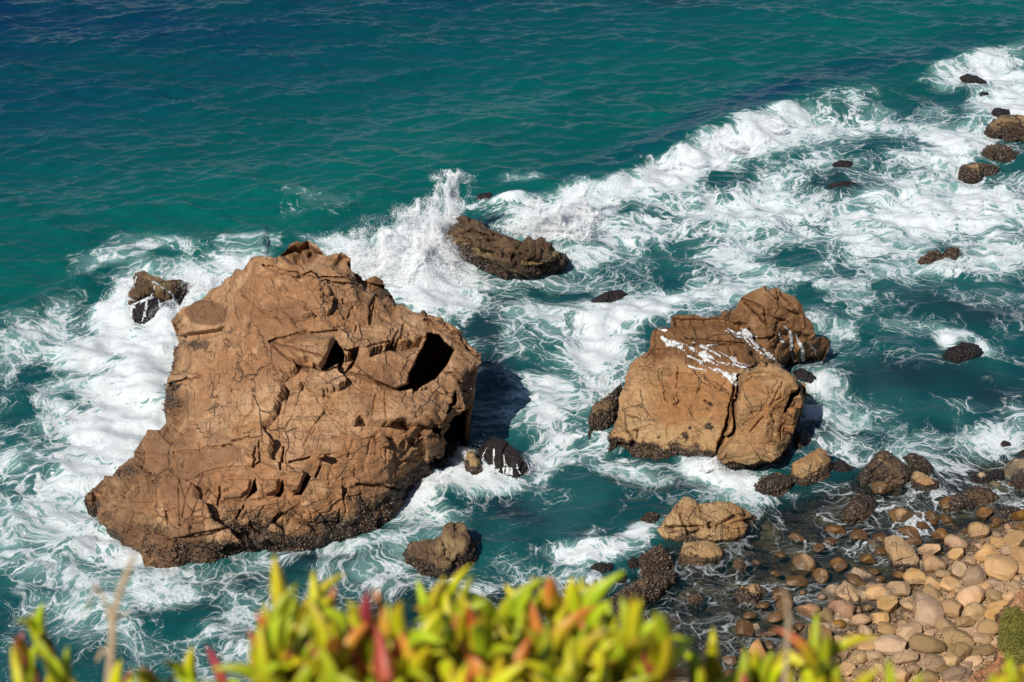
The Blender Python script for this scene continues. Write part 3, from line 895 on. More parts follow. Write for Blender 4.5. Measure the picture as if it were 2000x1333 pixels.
C1 = [(440, 590, 3.3), (450, 640, 3.3), (400, 640, 2.5), (420, 605, 2.9), (360, 640, 1.7), (380, 690, 1.9), (400, 740, 2.0), (370, 760, 1.4), (380, 820, 1.7), (350, 800, 1.0), (420, 800, 2.4), (340, 870, 1.5), (300, 910, 1.2), (330, 960, 1.6), (290, 1000, 1.0), (260, 960, .9), (230, 985, .6), (300, 1060, .5),
      (340, 1050, .95), (330, 1085, .35), (420, 1060, .75), (500, 1050, .7), (600, 1030, .7), (680, 1005, .75), (740, 975, .8), (780, 930, 1.0), (400, 1000, 1.45), (500, 990, 1.45), (600, 975, 1.5), (700, 950, 1.5), (760, 910, 1.7),
      (400, 900, 2.1), (500, 900, 2.3), (600, 890, 2.4), (700, 870, 2.45), (800, 850, 2.3), (480, 800, 3.0), (580, 800, 3.15), (680, 800, 3.1), (780, 800, 2.9), (840, 800, 2.6), (470, 700, 3.3), (560, 720, 3.75), (640, 740, 3.6), (740, 760, 3.3), (830, 770, 2.85), (880, 750, 2.7), (900, 720, 2.75),
      (520, 660, 4.0), (600, 660, 4.2), (700, 670, 3.9), (800, 670, 3.55), (860, 670, 3.2), (480, 600, 4.0), (540, 600, 4.5), (620, 600, 4.6), (700, 600, 4.2), (760, 630, 3.75), (500, 545, 4.5), (560, 545, 4.85), (620, 540, 4.95), (680, 550, 4.65), (730, 575, 3.95), (600, 505, 5.15), (560, 520, 4.95), (650, 515, 4.95),
      (845, 870, 1.7), (860, 860, 1.35), (830, 905, .9), (800, 930, .6), (880, 830, 1.9), (905, 790, 2.0), (870, 800, 2.35)]
R1 = Rock(O1, 1.7, C1, seed=3, jit=3.2)
R1.relief(3.0, 0.20, 0.03, 0.03, 0.0, tilt=2.0, seed=8)
R1.beds((0.5, 0.7, 0.43), 0.62, 0.10)
# blocks standing out of the face, hollows beside them
R1.push([(545, 665), (585, 652), (655, 655), (645, 700), (628, 730), (580, 712)], -0.45, 10)
R1.push([(690, 690), (760, 678), (824, 680), (826, 700), (806, 735), (800, 757), (765, 765), (715, 738), (690, 715)], -0.5, 6)
R1.push([(657, 662), (673, 702), (664, 718), (628, 733), (640, 698)], 2.6, 3)
R1.push([(666, 692), (702, 684), (701, 692), (688, 720), (672, 727), (690, 700)], 0.7, 3)
R1.push([(829, 664), (850, 670), (881, 698), (867, 725), (848, 747), (808, 770), (762, 767), (793, 757), (796, 733), (808, 712), (818, 688)], 4.6, 3)
R1.push([(880, 764), (884, 784), (870, 815), (857, 862), (838, 838), (871, 800)], 2.6, 3)
R1.push([(917, 800), (912, 850), (880, 885), (845, 928), (838, 905), (858, 880), (872, 850), (886, 812)], 2.0, 6)
for w_ in ([(498, 931), (503, 957), (476, 975), (489, 954)], [(552, 932), (557, 951), (548, 971), (533, 970), (545, 958)], [(603, 920), (604, 938), (591, 970), (568, 970), (586, 962)]):
    R1.push(w_, 0.8, 3)
R1.push([(502, 931), (545, 935), (545, 958), (520, 968), (504, 956)], -0.28, 6)
R1.push([(564, 922), (602, 922), (588, 960), (570, 966), (556, 950)], -0.28, 6)
R1.push([(430, 930), (492, 934), (486, 955), (470, 972), (425, 974)], -0.2, 6)
R1.push([(328, 735), (395, 728), (400, 742), (345, 765)], -0.35, 8)
R1.push([(330, 752), (372, 738), (385, 748), (345, 768)], 0.6, 4)
R1.push([(345, 655), (440, 632), (435, 650), (360, 680)], 0.7, 8)
R1.push([(690, 525), (715, 545), (760, 560), (778, 602), (735, 578), (700, 556)], 0.5, 5)
R1.push([(540, 500), (600, 463), (640, 498), (600, 515), (570, 520)], 0.5, 8)
CR1 = [([(334, 878), (416, 868), (476, 863)], 3.5, .35), ([(374, 925), (394, 918), (442, 914), (502, 912)], 3.5, .3), ([(325, 1056), (405, 1045), (448, 1031)], 4, .4), ([(394, 979), (482, 975), (542, 972)], 3, .25), ([(354, 942), (368, 982), (354, 1031)], 3, .3),
       ([(394, 920), (368, 977)], 3, .25), ([(428, 945), (424, 980)], 3.5, .4), ([(328, 1000), (327, 1034)], 4, .45), ([(328, 1000), (345, 997)], 3, .3), ([(408, 980), (418, 1014)], 3, .3), ([(394, 982), (377, 1025)], 3, .25), ([(512, 871), (510, 900), (493, 911)], 3.5, .4), ([(553, 871), (550, 920)], 3.5, .45),
       ([(475, 982), (466, 1005), (461, 1014)], 4.5, .55), ([(490, 1020), (490, 1035), (473, 1038)], 4, .5), ([(732, 579), (720, 604), (721, 637)], 4, .6), ([(735, 577), (761, 587), (775, 600)], 4.5, .6), ([(540, 657), (581, 648), (631, 648), (660, 645)], 3.5, .35), ([(520, 664), (540, 657)], 5, .6),
       ([(520, 662), (565, 708), (628, 733), (676, 725), (716, 739), (767, 765)], 4, .4), ([(783, 645), (781, 670), (764, 675)], 3, .35), ([(716, 683), (767, 673), (805, 680), (824, 673)], 3, .35), ([(824, 642), (871, 673), (928, 711)], 3.5, .4), ([(800, 618), (852, 642), (931, 705)], 3.5, .35),
       ([(858, 733), (887, 746), (915, 768)], 3.5, .4), ([(515, 520), (540, 531), (578, 541), (609, 530), (644, 538), (682, 544), (716, 563)], 5, .5), ([(623, 890), (659, 887)], 3, .25), ([(696, 946), (746, 947), (772, 953)], 4, .5), ([(668, 956), (728, 950), (788, 935)], 3, .25), ([(627, 911), (617, 932)], 4, .5),
       ([(660, 992), (659, 1010)], 4, .5), ([(565, 903), (605, 893)], 4, .5), ([(600, 975), (560, 1000), (610, 1030)], 3, .2), ([(640, 790), (610, 830), (590, 870)], 3, .22), ([(735, 770), (725, 815)], 3, .3), ([(750, 770), (752, 830)], 3, .3), ([(722, 810), (710, 835)], 3, .2), ([(470, 660), (520, 720), (560, 760)], 3, .2),
       ([(560, 760), (540, 800), (545, 850)], 3, .2), ([(440, 830), (480, 850), (520, 845)], 3, .2), ([(650, 850), (690, 858), (740, 850), (770, 860)], 3, .25), ([(690, 858), (680, 900)], 3, .2), ([(730, 852), (720, 890)], 3, .2), ([(760, 862), (755, 905)], 3, .2), ([(600, 560), (640, 600), (660, 645)], 3, .18),
       ([(550, 560), (545, 620)], 3, .18), ([(480, 620), (470, 690), (500, 730)], 3, .2), ([(420, 760), (455, 790), (450, 840)], 3, .22), ([(395, 845), (380, 880)], 3, .25), ([(650, 905), (640, 950)], 3, .2), ([(560, 1000), (552, 1040)], 3, .2), ([(610, 990), (640, 1020)], 3, .2), ([(700, 965), (720, 1000)], 3, .2),
       ([(520, 985), (505, 1020)], 3, .2), ([(640, 700), (700, 760), (760, 790), (820, 850)], 2.5, .15), ([(580, 770), (660, 810), (760, 880)], 2.5, .15), ([(700, 600), (790, 650), (860, 700)], 2.5, .15), ([(830, 640), (840, 665)], 3, .3)]
for pts, wd, dp in CR1: R1.crack(pts, 1.3 + wd * 0.36, dp * (0.7 if dp > .33 else 0.4))
low = sstep(820, 960, R1.py)
R1.relief(1.1, 0.03 + 0.035 * low, 0.04, 0.035, 0.022, tilt=1.2)
lowleft = sstep(330, 200, R1.px) * 0.8 + sstep(420, 340, R1.px) * sstep(700, 640, R1.py) * 0 
R1.crust(1.0, 1.0, 0.07, bias=lowleft * 0.15)
patch = np.exp(-(((R1.px - 385) / 40) ** 2 + ((R1.py - 672) / 16) ** 2)) + np.exp(-(((R1.px - 345) / 26) ** 2 + ((R1.py - 790) / 40) ** 2)) + np.exp(-(((R1.px - 300) / 40) ** 2 + ((R1.py - 1060) / 40) ** 2)) + np.exp(-(((R1.px - 250) / 50) ** 2 + ((R1.py - 925) / 22) ** 2))
R1.wet = np.clip(np.maximum(R1.wet * (1 - 0.5 * sstep(340, 290, R1.px)), patch * 0.62), 0, 1)
dampm = sstep(0.25, 0.75, np.exp(-(((R1.px - 590) / 45) ** 2 + ((R1.py - 490) / 22) ** 2)) + np.exp(-(((R1.px - 400) / 50) ** 2 + ((R1.py - 610) / 30) ** 2)) + np.exp(-(((R1.px - 745) / 22) ** 2 + ((R1.py - 560) / 30) ** 2)))
lf = sstep(0.35, 0.75, sstep(420, 330, R1.px - 0.12 * (R1.py - 700)) * (0.75 + 0.5 * fbm(R1.V * 0.8, 3, 91)))
rs = sstep(0.1, 0.5, fbm(R1.V * 0.55 + 4, 3, 93)) * 0.55
dampm = np.clip(np.maximum(dampm, np.maximum(lf * 0.62, rs)), 0, 1)
big = R1.build('sea_stack', M['big'], damp=dampm * 0.9)
tag(big, 'huge cracked tan rock with flat sloping face and black hollows, largest of all', 'rock')
shells(R1, big, 4500, 5, (0.022, 0.055))

# ---- the second rock, right of the channel
def c5(l):
    return [(1120 + a / 3.173, 540 + b / 3.173) + tuple(r) for a, b, *r in l]
O2 = c5([(208, 1085, -.1), (215, 1000, .35), (270, 870, .75), (290, 720, 1.1), (340, 550, 1.6), (360, 520, 1.7), (460, 450, 1.9), (490, 340, 2.25), (520, 320, 2.3), (600, 322, 2.3), (610, 250, 2.5), (650, 235, 2.55), (740, 235, 2.55), (830, 255, 2.5), (915, 240, 2.5), (915, 215, 2.55), (1000, 200, 2.6),
         (1040, 130, 2.95), (1160, 72, 3.25), (1195, 55, 3.3), (1203, 82, 3.2), (1260, 70, 3.2), (1300, 100, 3.1), (1380, 130, 2.95), (1420, 180, 2.75), (1440, 250, 2.4), (1490, 310, 2.1), (1500, 370, 1.7), (1590, 395, 1.2), (1585, 440, .9), (1560, 510, .2), (1520, 530, -.05), (1420, 522, -.05), (1330, 545, -.1), (1290, 570, .4),
         (1370, 620, 1.9), (1385, 650, 1.8), (1440, 665, 1.7), (1440, 720, 1.45), (1410, 810, 1.0), (1375, 930, .6), (1350, 1000, .3), (1360, 1110, -.1), (1290, 1170, -.15), (1180, 1232, -.2), (1080, 1205, -.2), (950, 1217, -.2), (870, 1172, -.15), (760, 1130, -.1), (640, 1130, -.1), (500, 1187, -.15), (380, 1140, -.15), (340, 1082, -.1), (250, 1070, -.1)])
C2 = c5([(400, 600, 1.85), (600, 450, 2.15), (700, 330, 2.4), (850, 330, 2.4), (560, 700, 1.6), (760, 560, 1.9), (950, 480, 2.0), (1000, 640, 1.65), (800, 760, 1.35), (500, 900, 1.0), (650, 1000, .75), (850, 900, 1.0), (300, 950, .75), (950, 820, 1.2), (380, 1020, .5), (520, 1080, .35), (750, 1070, .4), (880, 1090, .35),
         (1050, 600, 2.2), (1250, 590, 2.25), (1340, 640, 2.1), (1060, 760, 1.85), (1250, 760, 1.8), (1340, 800, 1.45), (1000, 960, 1.0), (1200, 960, 1.05), (1310, 980, .7), (930, 1080, .6), (1100, 1090, .55), (1250, 1080, .5),
         (1000, 560, 1.7), (1180, 530, 1.35), (1250, 555, 1.1), (1080, 330, 2.2), (1180, 300, 2.45), (1200, 180, 2.95), (1330, 200, 2.8), (1300, 330, 2.15), (1420, 340, 1.95), (1200, 440, 1.7), (1350, 450, 1.1), (1480, 450, .9), (1100, 220, 2.75), (1000, 290, 2.45), (1060, 430, 1.95)])
R2 = Rock(O2, 1.4, C2, seed=21, jit=1.5)
R2.relief(2.2, 0.17, 0.03, 0.06, 0.0, tilt=1.8, seed=9)
R2.beds((-0.3, 0.75, 0.5), 0.5, 0.07)
def q5(l): return [(1120 + a / 3.173, 540 + b / 3.173) for a, b in l]
R2.push(q5([(1050, 585), (1280, 570), (1375, 630), (1400, 800), (1370, 1000), (1290, 1160), (1080, 1195), (950, 1200), (890, 1120), (990, 980), (1010, 830), (1045, 680)]), -0.7, 6)
R2.push(q5([(1395, 660), (1412, 680), (1405, 760), (1390, 740)]), 0.7, 3)
R2.push(q5([(610, 250), (900, 250), (1090, 290), (1060, 350), (900, 330), (760, 330), (620, 330)]), 0.25, 8)
for pts, wd, dp in [([(1370, 660), (1350, 760), (1320, 830)], 4.5, .6), ([(1045, 690), (1010, 830), (990, 960), (930, 1010)], 5, .5), ([(400, 950), (390, 1020)], 3, .25), ([(1290, 660), (1280, 750), (1220, 800)], 3, .2), ([(1070, 640), (1180, 610), (1280, 650)], 2.5, .15), ([(1235, 860), (1260, 910)], 3, .3), ([(1180, 870), (1100, 960)], 3, .2),
                    ([(560, 720), (570, 770)], 3, .25), ([(650, 570), (640, 680)], 3, .2), ([(780, 600), (900, 700), (1000, 760)], 3, .2), ([(1090, 330), (1150, 420), (1250, 560)], 5, .3), ([(1240, 360), (1225, 400)], 4, .35), ([(480, 450), (640, 440), (760, 440)], 3, .2), ([(370, 540), (560, 590), (740, 620)], 2.5, .15), ([(1300, 930), (1290, 1010)], 3.5, .35),
                    ([(810, 780), (860, 810)], 4, .3), ([(230, 900), (400, 960)], 3, .2), ([(1040, 140), (1180, 200), (1200, 300)], 4, .3), ([(1250, 90), (1280, 190), (1400, 240)], 4, .3), ([(700, 390), (880, 430), (1060, 420)], 4, .25)]:
    R2.crack(q5(pts), 1.0 + wd * 0.42, dp * 0.8)
R2.crack(q5([(1046, 620), (1046, 690), (1012, 830), (992, 970), (935, 1015), (885, 1110)]), 3.6, 0.9)
R2.crack(q5([(1375, 640), (1355, 760), (1320, 840)]), 3.2, 1.1)
R2.crack(q5([(1060, 590), (1180, 565), (1275, 575)]), 3.0, 0.6)
R2.relief(1.0, 0.045, 0.04, 0.04, 0.025)
R2.crust(0.5, 1.0, 0.06)
sp = np.zeros(len(R2.px))
for a, b, rr in [(845, 800, 14), (835, 930, 26), (860, 945, 18), (690, 985, 30), (650, 1000, 14), (720, 940, 12), (525, 995, 14), (640, 1085, 60), (970, 250, 45), (700, 1000, 20)]:
    sp = np.maximum(sp, np.exp(-(np.hypot(R2.px - 1120 - a / 3.173, R2.py - 540 - b / 3.173) * 3.173 / rr) ** 2))
R2.wet = np.maximum(R2.wet, sp * 0.85)
u5 = (R2.px - 1120) * 3.173; v5 = (R2.py - 540) * 3.173
d2 = np.clip(sstep(640, 420, v5 - 0.18 * (u5 - 700)) * sstep(1120, 1020, u5) + 0.85 * sstep(980, 1080, u5) * sstep(600, 520, v5) * (0.75 + 0.5 * fbm(R2.V * 1.2, 3, 95)), 0, 1)
second = R2.build('sea_stack', M['second'], damp=d2 * 1.05)
tag(second, 'large ochre rock right of the channel, with white water running down it', 'rock')
shells(R2, second, 2600, 6, (0.022, 0.055))

# ---- white water running over the second rock: sheets of froth lifted off its face
FROTH = NT('froth')
_p = FROTH.principled(Base_Color=(0.78, 0.81, 0.82), Roughness=0.8)
_f = FROTH.ss(FROTH.noise(FROTH.pos(), 13, 4, 0.7), 0.35, 0.6, 0.25, 1.0)
FROTH = FROTH.done(FROTH.n('MixShader', {0: _f, 1: FROTH.n('BsdfTransparent').outputs[0], 2: _p}).outputs[0])


def runoff(rock, lines, label, seed, ns=1.25):
    N = rock.normals()
    cover = np.zeros(len(rock.px))
    for pts, w0, w1, dens in lines:
        for i in range(len(pts) - 1):
            (x0, y0), (x1, y1) = pts[i], pts[i + 1]
            L = math.hypot(x1 - x0, y1 - y0)
            tx, ty = (x1 - x0) / L, (y1 - y0) / L
            a = (rock.px - x0) * tx + (rock.py - y0) * ty
            b = -(rock.px - x0) * ty + (rock.py - y0) * tx
            f0 = i / (len(pts) - 1); f1 = (i + 1) / (len(pts) - 1)
            t = np.clip(a / L, 0, 1)
            w = w0 + (w1 - w0) * (f0 + (f1 - f0) * t)
            n = fbm(np.stack([a / 60, b / 3.4, 0 * a + seed], -1), 3, seed, 0.6)
            e = np.clip(1 - np.hypot(b, np.where(a < 0, a, np.where(a > L, a - L, 0))) / w, 0, 1)
            cover = np.maximum(cover, (e > 0) * (0.5 * sstep(0, .6, e) + n * ns + dens - 0.42))
    keep = (cover[rock.F] > 0.32).all(1)
    if not keep.any(): return
    Fk = rock.F[keep]
    u, inv = np.unique(Fk.ravel(), return_inverse=True)
    V = rock.V[u] + N[u] * (0.012 + 0.02 * np.clip(cover[u], 0, 1))[:, None]
    base = rock.V[u].mean(0)
    me = mesh_np('running_water', V - base, inv.reshape(-1, 4))
    o = obj('running_water', me, FROTH, None, base)
    tag(o, label, 'running water', kind='stuff')


# ---- smaller rocks in the water, on their outlines
SEA_ROCKS = [
    ('sea_rock', [(857, 472), (878, 450), (892, 426), (905, 421), (940, 432), (965, 448), (1000, 465), (1020, 473), (1032, 462), (1045, 471), (1058, 463), (1075, 480), (1112, 508), (1100, 530), (1050, 543), (990, 546), (960, 536), (935, 530), (905, 515), (880, 495), (860, 480)], 'dark', 'jagged dark brown rock crusted with mussels where the wave throws spray', .5, .85),
    ('sea_rock', [(250, 612), (253, 560), (262, 530), (282, 526), (310, 541), (325, 548), (348, 545), (385, 563), (362, 572), (350, 590), (320, 606), (280, 615)], 'dark', 'dark wave-washed rock with twin peaks left of the huge tan rock', .5, .3),
    ('sea_rock', [(252, 616), (258, 592), (290, 578), (318, 584), (336, 600), (318, 614), (290, 626), (262, 630)], 'black', 'low rounded black rock with foam pouring off, before the twin-peaked rock', .9, .3),
    ('sea_rock', [(927, 391), (935, 378), (958, 376), (971, 386), (955, 393)], 'black', 'tiny black rock tip in the wave behind the jagged dark brown rock', .9, .2),
    ('sea_rock', [(1150, 592), (1170, 578), (1190, 567), (1215, 565), (1229, 575), (1210, 586), (1180, 593)], 'black', 'small flat black rock awash in the middle of the channel', .9, .2),
    ('sea_rock', [(1872, 152), (1890, 144), (1910, 150), (1930, 162), (1925, 168), (1900, 166), (1880, 160)], 'black', 'narrow black rock farthest away, in the foam at upper right', .9, .2),
    ('sea_rock', [(1906, 187), (1920, 175), (1938, 180), (1932, 191), (1915, 193)], 'black', 'small dark rock just in front of the farthest narrow black rock', .9, .2),
    ('sea_rock', [(1930, 226), (1945, 211), (1970, 214), (1974, 226), (1952, 233)], 'black', 'black knob behind the largest of the far right rocks', .9, .2),
    ('sea_rock', [(1921, 263), (1935, 242), (1955, 226), (1985, 224), (2012, 233), (2034, 260), (2008, 276), (1970, 279), (1958, 270), (1940, 270)], 'dark', 'largest craggy brown rock at the right edge in white water', .6, .35),
    ('sea_rock', [(1915, 304), (1928, 290), (1950, 282), (1975, 290), (1993, 303), (1985, 312), (1955, 317), (1930, 313)], 'dark', 'oval brown rock, middle one of three in the white water at right', .6, .3),
    ('sea_rock', [(1871, 351), (1880, 325), (1905, 319), (1930, 322), (1953, 325), (1950, 343), (1920, 350), (1890, 359)], 'dark', 'blocky brown rock, nearest of three in the white water at right', .6, .3),
    ('sea_rock', [(1793, 511), (1810, 497), (1830, 490), (1840, 495), (1848, 487), (1868, 486), (1879, 500), (1868, 509), (1845, 506), (1825, 513), (1800, 517)], 'dark', 'low two-humped brown rock alone in foam at right', .7, .2),
    ('sea_rock', [(1836, 702), (1850, 680), (1880, 669), (1910, 674), (1923, 690), (1902, 705), (1865, 713)], 'black', 'round black rock ringed with foam in the dark water at right', .9, .2),
    ('sea_rock', [(1617, 326), (1640, 312), (1669, 317), (1660, 329), (1635, 331)], 'black', 'low black rock awash inside the wide field of white water', .9, .2),
    ('sea_rock', [(1610, 366), (1640, 353), (1672, 355), (1694, 368), (1655, 376)], 'black', 'smooth dark rock barely covered, below the low black rock', .95, .12),
    ('sea_rock', [(907, 922), (911, 884), (924, 879), (937, 900), (943, 925), (925, 929)], 'boulder', 'upright brown block beside the wave-washed hump right of the huge rock', .4, .5),
    ('sea_rock', [(925, 890), (945, 866), (965, 853), (990, 862), (1015, 885), (1033, 916), (1010, 931), (960, 922), (940, 908)], 'black', 'wet dark hump with water pouring off, right of the huge rock', .9, .3),
    ('sea_rock', [(785, 1086), (800, 1065), (830, 1055), (862, 1045), (865, 1028), (890, 1018), (910, 1022), (918, 1045), (932, 1070), (928, 1100), (905, 1120), (870, 1133), (825, 1125), (815, 1110), (790, 1098)], 'dark', 'dark mussel-covered boulder in front of the huge rock', .6, .3),
    ('sea_rock', [(1147, 851), (1152, 810), (1165, 785), (1190, 770), (1211, 750), (1216, 772), (1202, 812), (1187, 842), (1165, 849)], 'dark', 'dark narrow rock leaning on the left side of the ochre rock', .7, .3),
    ('sea_rock', [(1275, 1042), (1300, 1010), (1318, 985), (1335, 969), (1350, 971), (1366, 985), (1400, 977), (1430, 980), (1460, 995), (1482, 1010), (1467, 1030), (1450, 1050), (1400, 1061), (1340, 1059), (1300, 1055)], 'boulder', 'broad lumpy tan boulder with a dark hole in front of the ochre rock', .1, .35),
    ('sea_rock', [(1322, 1101), (1335, 1060), (1380, 1055), (1412, 1075), (1413, 1096), (1370, 1106)], 'boulder', 'flat-faced tan boulder just below the broad lumpy boulder', .1, .3),
    ('sea_rock', [(1250, 1018), (1262, 1003), (1285, 1003), (1291, 1013), (1270, 1029)], 'dark', 'small wet rock left of the broad lumpy tan boulder', .6, .25),
    ('sea_rock', [(1247, 1085), (1290, 1065), (1301, 1080), (1316, 1110), (1290, 1126), (1255, 1129), (1245, 1105)], 'dark', 'dark squarish rock left of the flat-faced tan boulder', .7, .3),
    ('sea_rock', [(1178, 1191), (1200, 1165), (1250, 1131), (1290, 1120), (1322, 1120), (1316, 1136), (1282, 1166), (1250, 1191), (1210, 1202)], 'dark', 'long sloping dark rock behind the tallest ice plant shoots', .7, .3),
    ('sea_rock', [(1147, 1111), (1165, 1099), (1196, 1102), (1199, 1115), (1175, 1123)], 'black', 'leftmost small black rock of the group beside the long sloping rock', .9, .25),
    ('sea_rock', [(1197, 1131), (1210, 1117), (1223, 1125), (1221, 1139), (1205, 1141)], 'black', 'smallest black rock, just above the long sloping dark rock', .9, .25),
    ('sea_rock', [(1221, 1101), (1235, 1087), (1247, 1092), (1245, 1113), (1230, 1116)], 'black', 'round black rock touching the dark squarish rock', .9, .25),
    ('sea_rock', [(1430, 1164), (1445, 1145), (1475, 1138), (1496, 1150), (1496, 1165), (1475, 1183), (1445, 1179)], 'boulder', 'golden cracked boulder standing alone in the clear shallows', .0, .4),
    ('sea_rock', [(1337, 1173), (1350, 1162), (1374, 1160), (1371, 1173), (1352, 1184)], 'boulder', 'small brown rock left of the golden cracked boulder', .5, .3),
    ('sea_rock', [(1429, 1109), (1438, 1093), (1453, 1095), (1458, 1111), (1445, 1119)], 'boulder', 'small round brown rock right of the flat-faced tan boulder', .5, .3),
    ('sea_rock', [(1541, 945), (1548, 903), (1574, 888), (1600, 874), (1616, 883), (1628, 910), (1620, 936), (1592, 948), (1567, 952)], 'boulder', 'big tan boulder at the near right foot of the ochre rock', .2, .35),
    ('sea_rock', [(1473, 956), (1490, 935), (1520, 925), (1547, 930), (1550, 950), (1520, 971), (1490, 969)], 'dark', 'dark low rock between the ochre rock and the big tan boulder', .6, .3),
    ('sea_rock', [(1627, 905), (1640, 897), (1673, 915), (1655, 926), (1630, 926)], 'black', 'reddish black flat rock right of the big tan boulder', .8, .25),
    ('sea_rock', [(1677, 930), (1692, 910), (1705, 895), (1713, 882), (1729, 879), (1755, 893), (1778, 914), (1780, 936), (1759, 952), (1722, 948), (1681, 952)], 'boulder', 'wide brown weed-stained boulder in foam, right of the reddish black rock', .5, .3),
    ('sea_rock', [(1763, 896), (1781, 885), (1803, 892), (1821, 910), (1823, 928), (1803, 930), (1781, 920)], 'dark', 'dark rounded rock behind the pale wedge boulder', .6, .3),
    ('sea_rock', [(1777, 941), (1779, 927), (1792, 920), (1814, 930), (1834, 942), (1830, 959), (1807, 965), (1785, 956)], 'boulder', 'pale wedge-shaped boulder leaning on the wide brown boulder', .0, .4),
    ('sea_rock', [(1636, 1022), (1648, 999), (1659, 977), (1677, 963), (1700, 967), (1714, 984), (1703, 1006), (1685, 1022), (1659, 1028)], 'boulder', 'brown weedy boulder in the shallows below the wide brown boulder', .6, .3),
    ('sea_rock', [(1841, 989), (1862, 969), (1888, 955), (1910, 950), (1933, 956), (1954, 973), (1938, 988), (1907, 993), (1870, 1004), (1851, 1004)], 'boulder', 'broad golden brown boulder above the cobble beach at right', .45, .3),
    ('sea_rock', [(1895, 931), (1944, 919), (1960, 918), (1963, 938), (1929, 946), (1900, 946)], 'black', 'dark flat slab behind the broad golden brown boulder', .7, .25),
    ('sea_rock', [(1972, 944), (1981, 927), (2003, 924), (2019, 936), (2015, 956), (1988, 959)], 'dark', 'dark brown rock cut by the right edge near the flat slab', .6, .3),
    ('sea_rock', [(1950, 869), (1962, 860), (1976, 866), (1976, 876), (1958, 877)], 'black', 'small black rock in foam near the right edge above the slab', .9, .25),
    ('sea_rock', [(1549, 875), (1549, 860), (1567, 838), (1584, 849), (1584, 868), (1561, 881)], 'dark', 'dark stone wedged against the right foot of the ochre rock', .6, .3),
    ('sea_rock', [(1543, 727), (1567, 719), (1586, 729), (1603, 745), (1583, 751), (1561, 743)], 'black', 'wet black ledge under the overhang right of the ochre rock', .9, .2),
    ('sea_rock', [(1985, 888), (1998, 878), (2020, 882), (2022, 895), (1995, 898)], 'black', 'small dark rock cut by the right edge below the foam', .8, .25),
    ('sea_rock', [(1948, 1005), (1965, 990), (1990, 992), (2005, 1003), (1985, 1014), (1960, 1016)], 'dark', 'dark weedy rock at the water edge above the cobbles', .6, .25),
]
BOULDERS_PX = []
for k, (nm_, out, mt, lab, wetamt, flat) in enumerate(SEA_ROCKS):
    xs = [q[0] for q in out]; yy = [q[1] for q in out]
    size = max(max(xs) - min(xs), max(yy) - min(yy))
    st = 1.6 if size > 120 else (1.2 if size > 50 else 0.8)
    bq = P(np.mean(xs), max(yy) - 0.2 * (max(yy) - min(yy)), 0.1)
    r = Rock(out, st, None, base=sea_lvl(bq[0], bq[1]) - 0.05, seed=100 + k * 7, jit=1.3 if size > 60 else 0.6, flat=max(flat, .45) + 0.12)
    mt_size = size / ppm(np.mean(yy))
    if k == 0:
        for pts in ([(870, 480), (920, 450), (980, 480), (1050, 510)], [(893, 430), (930, 460), (1000, 500)], [(940, 440), (1000, 470), (1075, 495)], [(880, 490), (940, 500), (1000, 530)]): r.crack(pts, 7, .3)
    if 'broad lumpy' in lab:
        r.push([(1378, 1022), (1392, 1018), (1388, 1026), (1400, 1027), (1384, 1036)], 0.6, 3)
        for pts in ([(1335, 985), (1380, 1010), (1400, 1028)], [(1400, 1028), (1440, 1005), (1470, 1015)], [(1300, 1030), (1350, 1040), (1385, 1030)], [(1366, 988), (1372, 1012)], [(1330, 1005), (1345, 1050)]): r.crack(pts, 5, .25)
    if 'golden cracked' in lab:
        r.crack([(1452, 1150), (1470, 1160), (1480, 1175)], 2.5, .15); r.crack([(1475, 1140), (1482, 1156)], 2.5, .12)
    amp = min(1.0, mt_size / 2.5)
    r.relief(0.45 + 0.35 * amp, 0.16 * amp, 0.06 * amp, (0.34 if mt == 'dark' else 0.22) * amp, 0.06 * amp if mt != 'boulder' else 0.025 * amp)
    if mt == 'dark' and k: wetamt *= 0.55
    r.crust(0.25 + 0.9 * wetamt, 1.0 if wetamt > .3 else 0.85, 0.05 if mt != 'black' else 0.035)
    if wetamt < .3: r.crust(0.16 + wetamt, 0.9, 0.02)
    o = r.build(nm_, M[mt], damp=np.full(len(r.px), 0.75 if mt == 'black' else 0.0))
    tag(o, lab, 'rock', 'rocks standing in the surf')
    if mt == 'dark' and size > 60: shells(r, o, int(900 * min(2.6, mt_size / 1.5)), 300 + k, (0.025, 0.06), .3)
    if 'hump with water' in lab:
        runoff(r, [([(958, 882), (942, 912)], 9, 14, .42), ([(972, 884), (970, 926)], 10, 18, .42), ([(988, 886), (1002, 930)], 9, 18, .42), ([(1004, 894), (1022, 924)], 7, 10, .3)], 'white water pouring off the wet dark hump', 21, 0.8)
    if 'twin peaks' in lab:
        runoff(r, [([(300, 558), (330, 575), (345, 592)], 7, 9, .3), ([(300, 560), (285, 600)], 6, 10, .2), ([(262, 540), (254, 606)], 5, 7, .3)], 'white water draining between the twin peaks', 25)
    if 'foam pouring' in lab:
        runoff(r, [([(300, 582), (262, 600), (256, 626)], 4, 7, .3), ([(290, 590), (282, 626)], 5, 9, .12), ([(312, 588), (318, 614)], 5, 8, .15)], 'white foam streaking down the low rounded black rock', 29)
    BOULDERS_PX.append((np.mean(xs), np.mean(yy), size / 2))

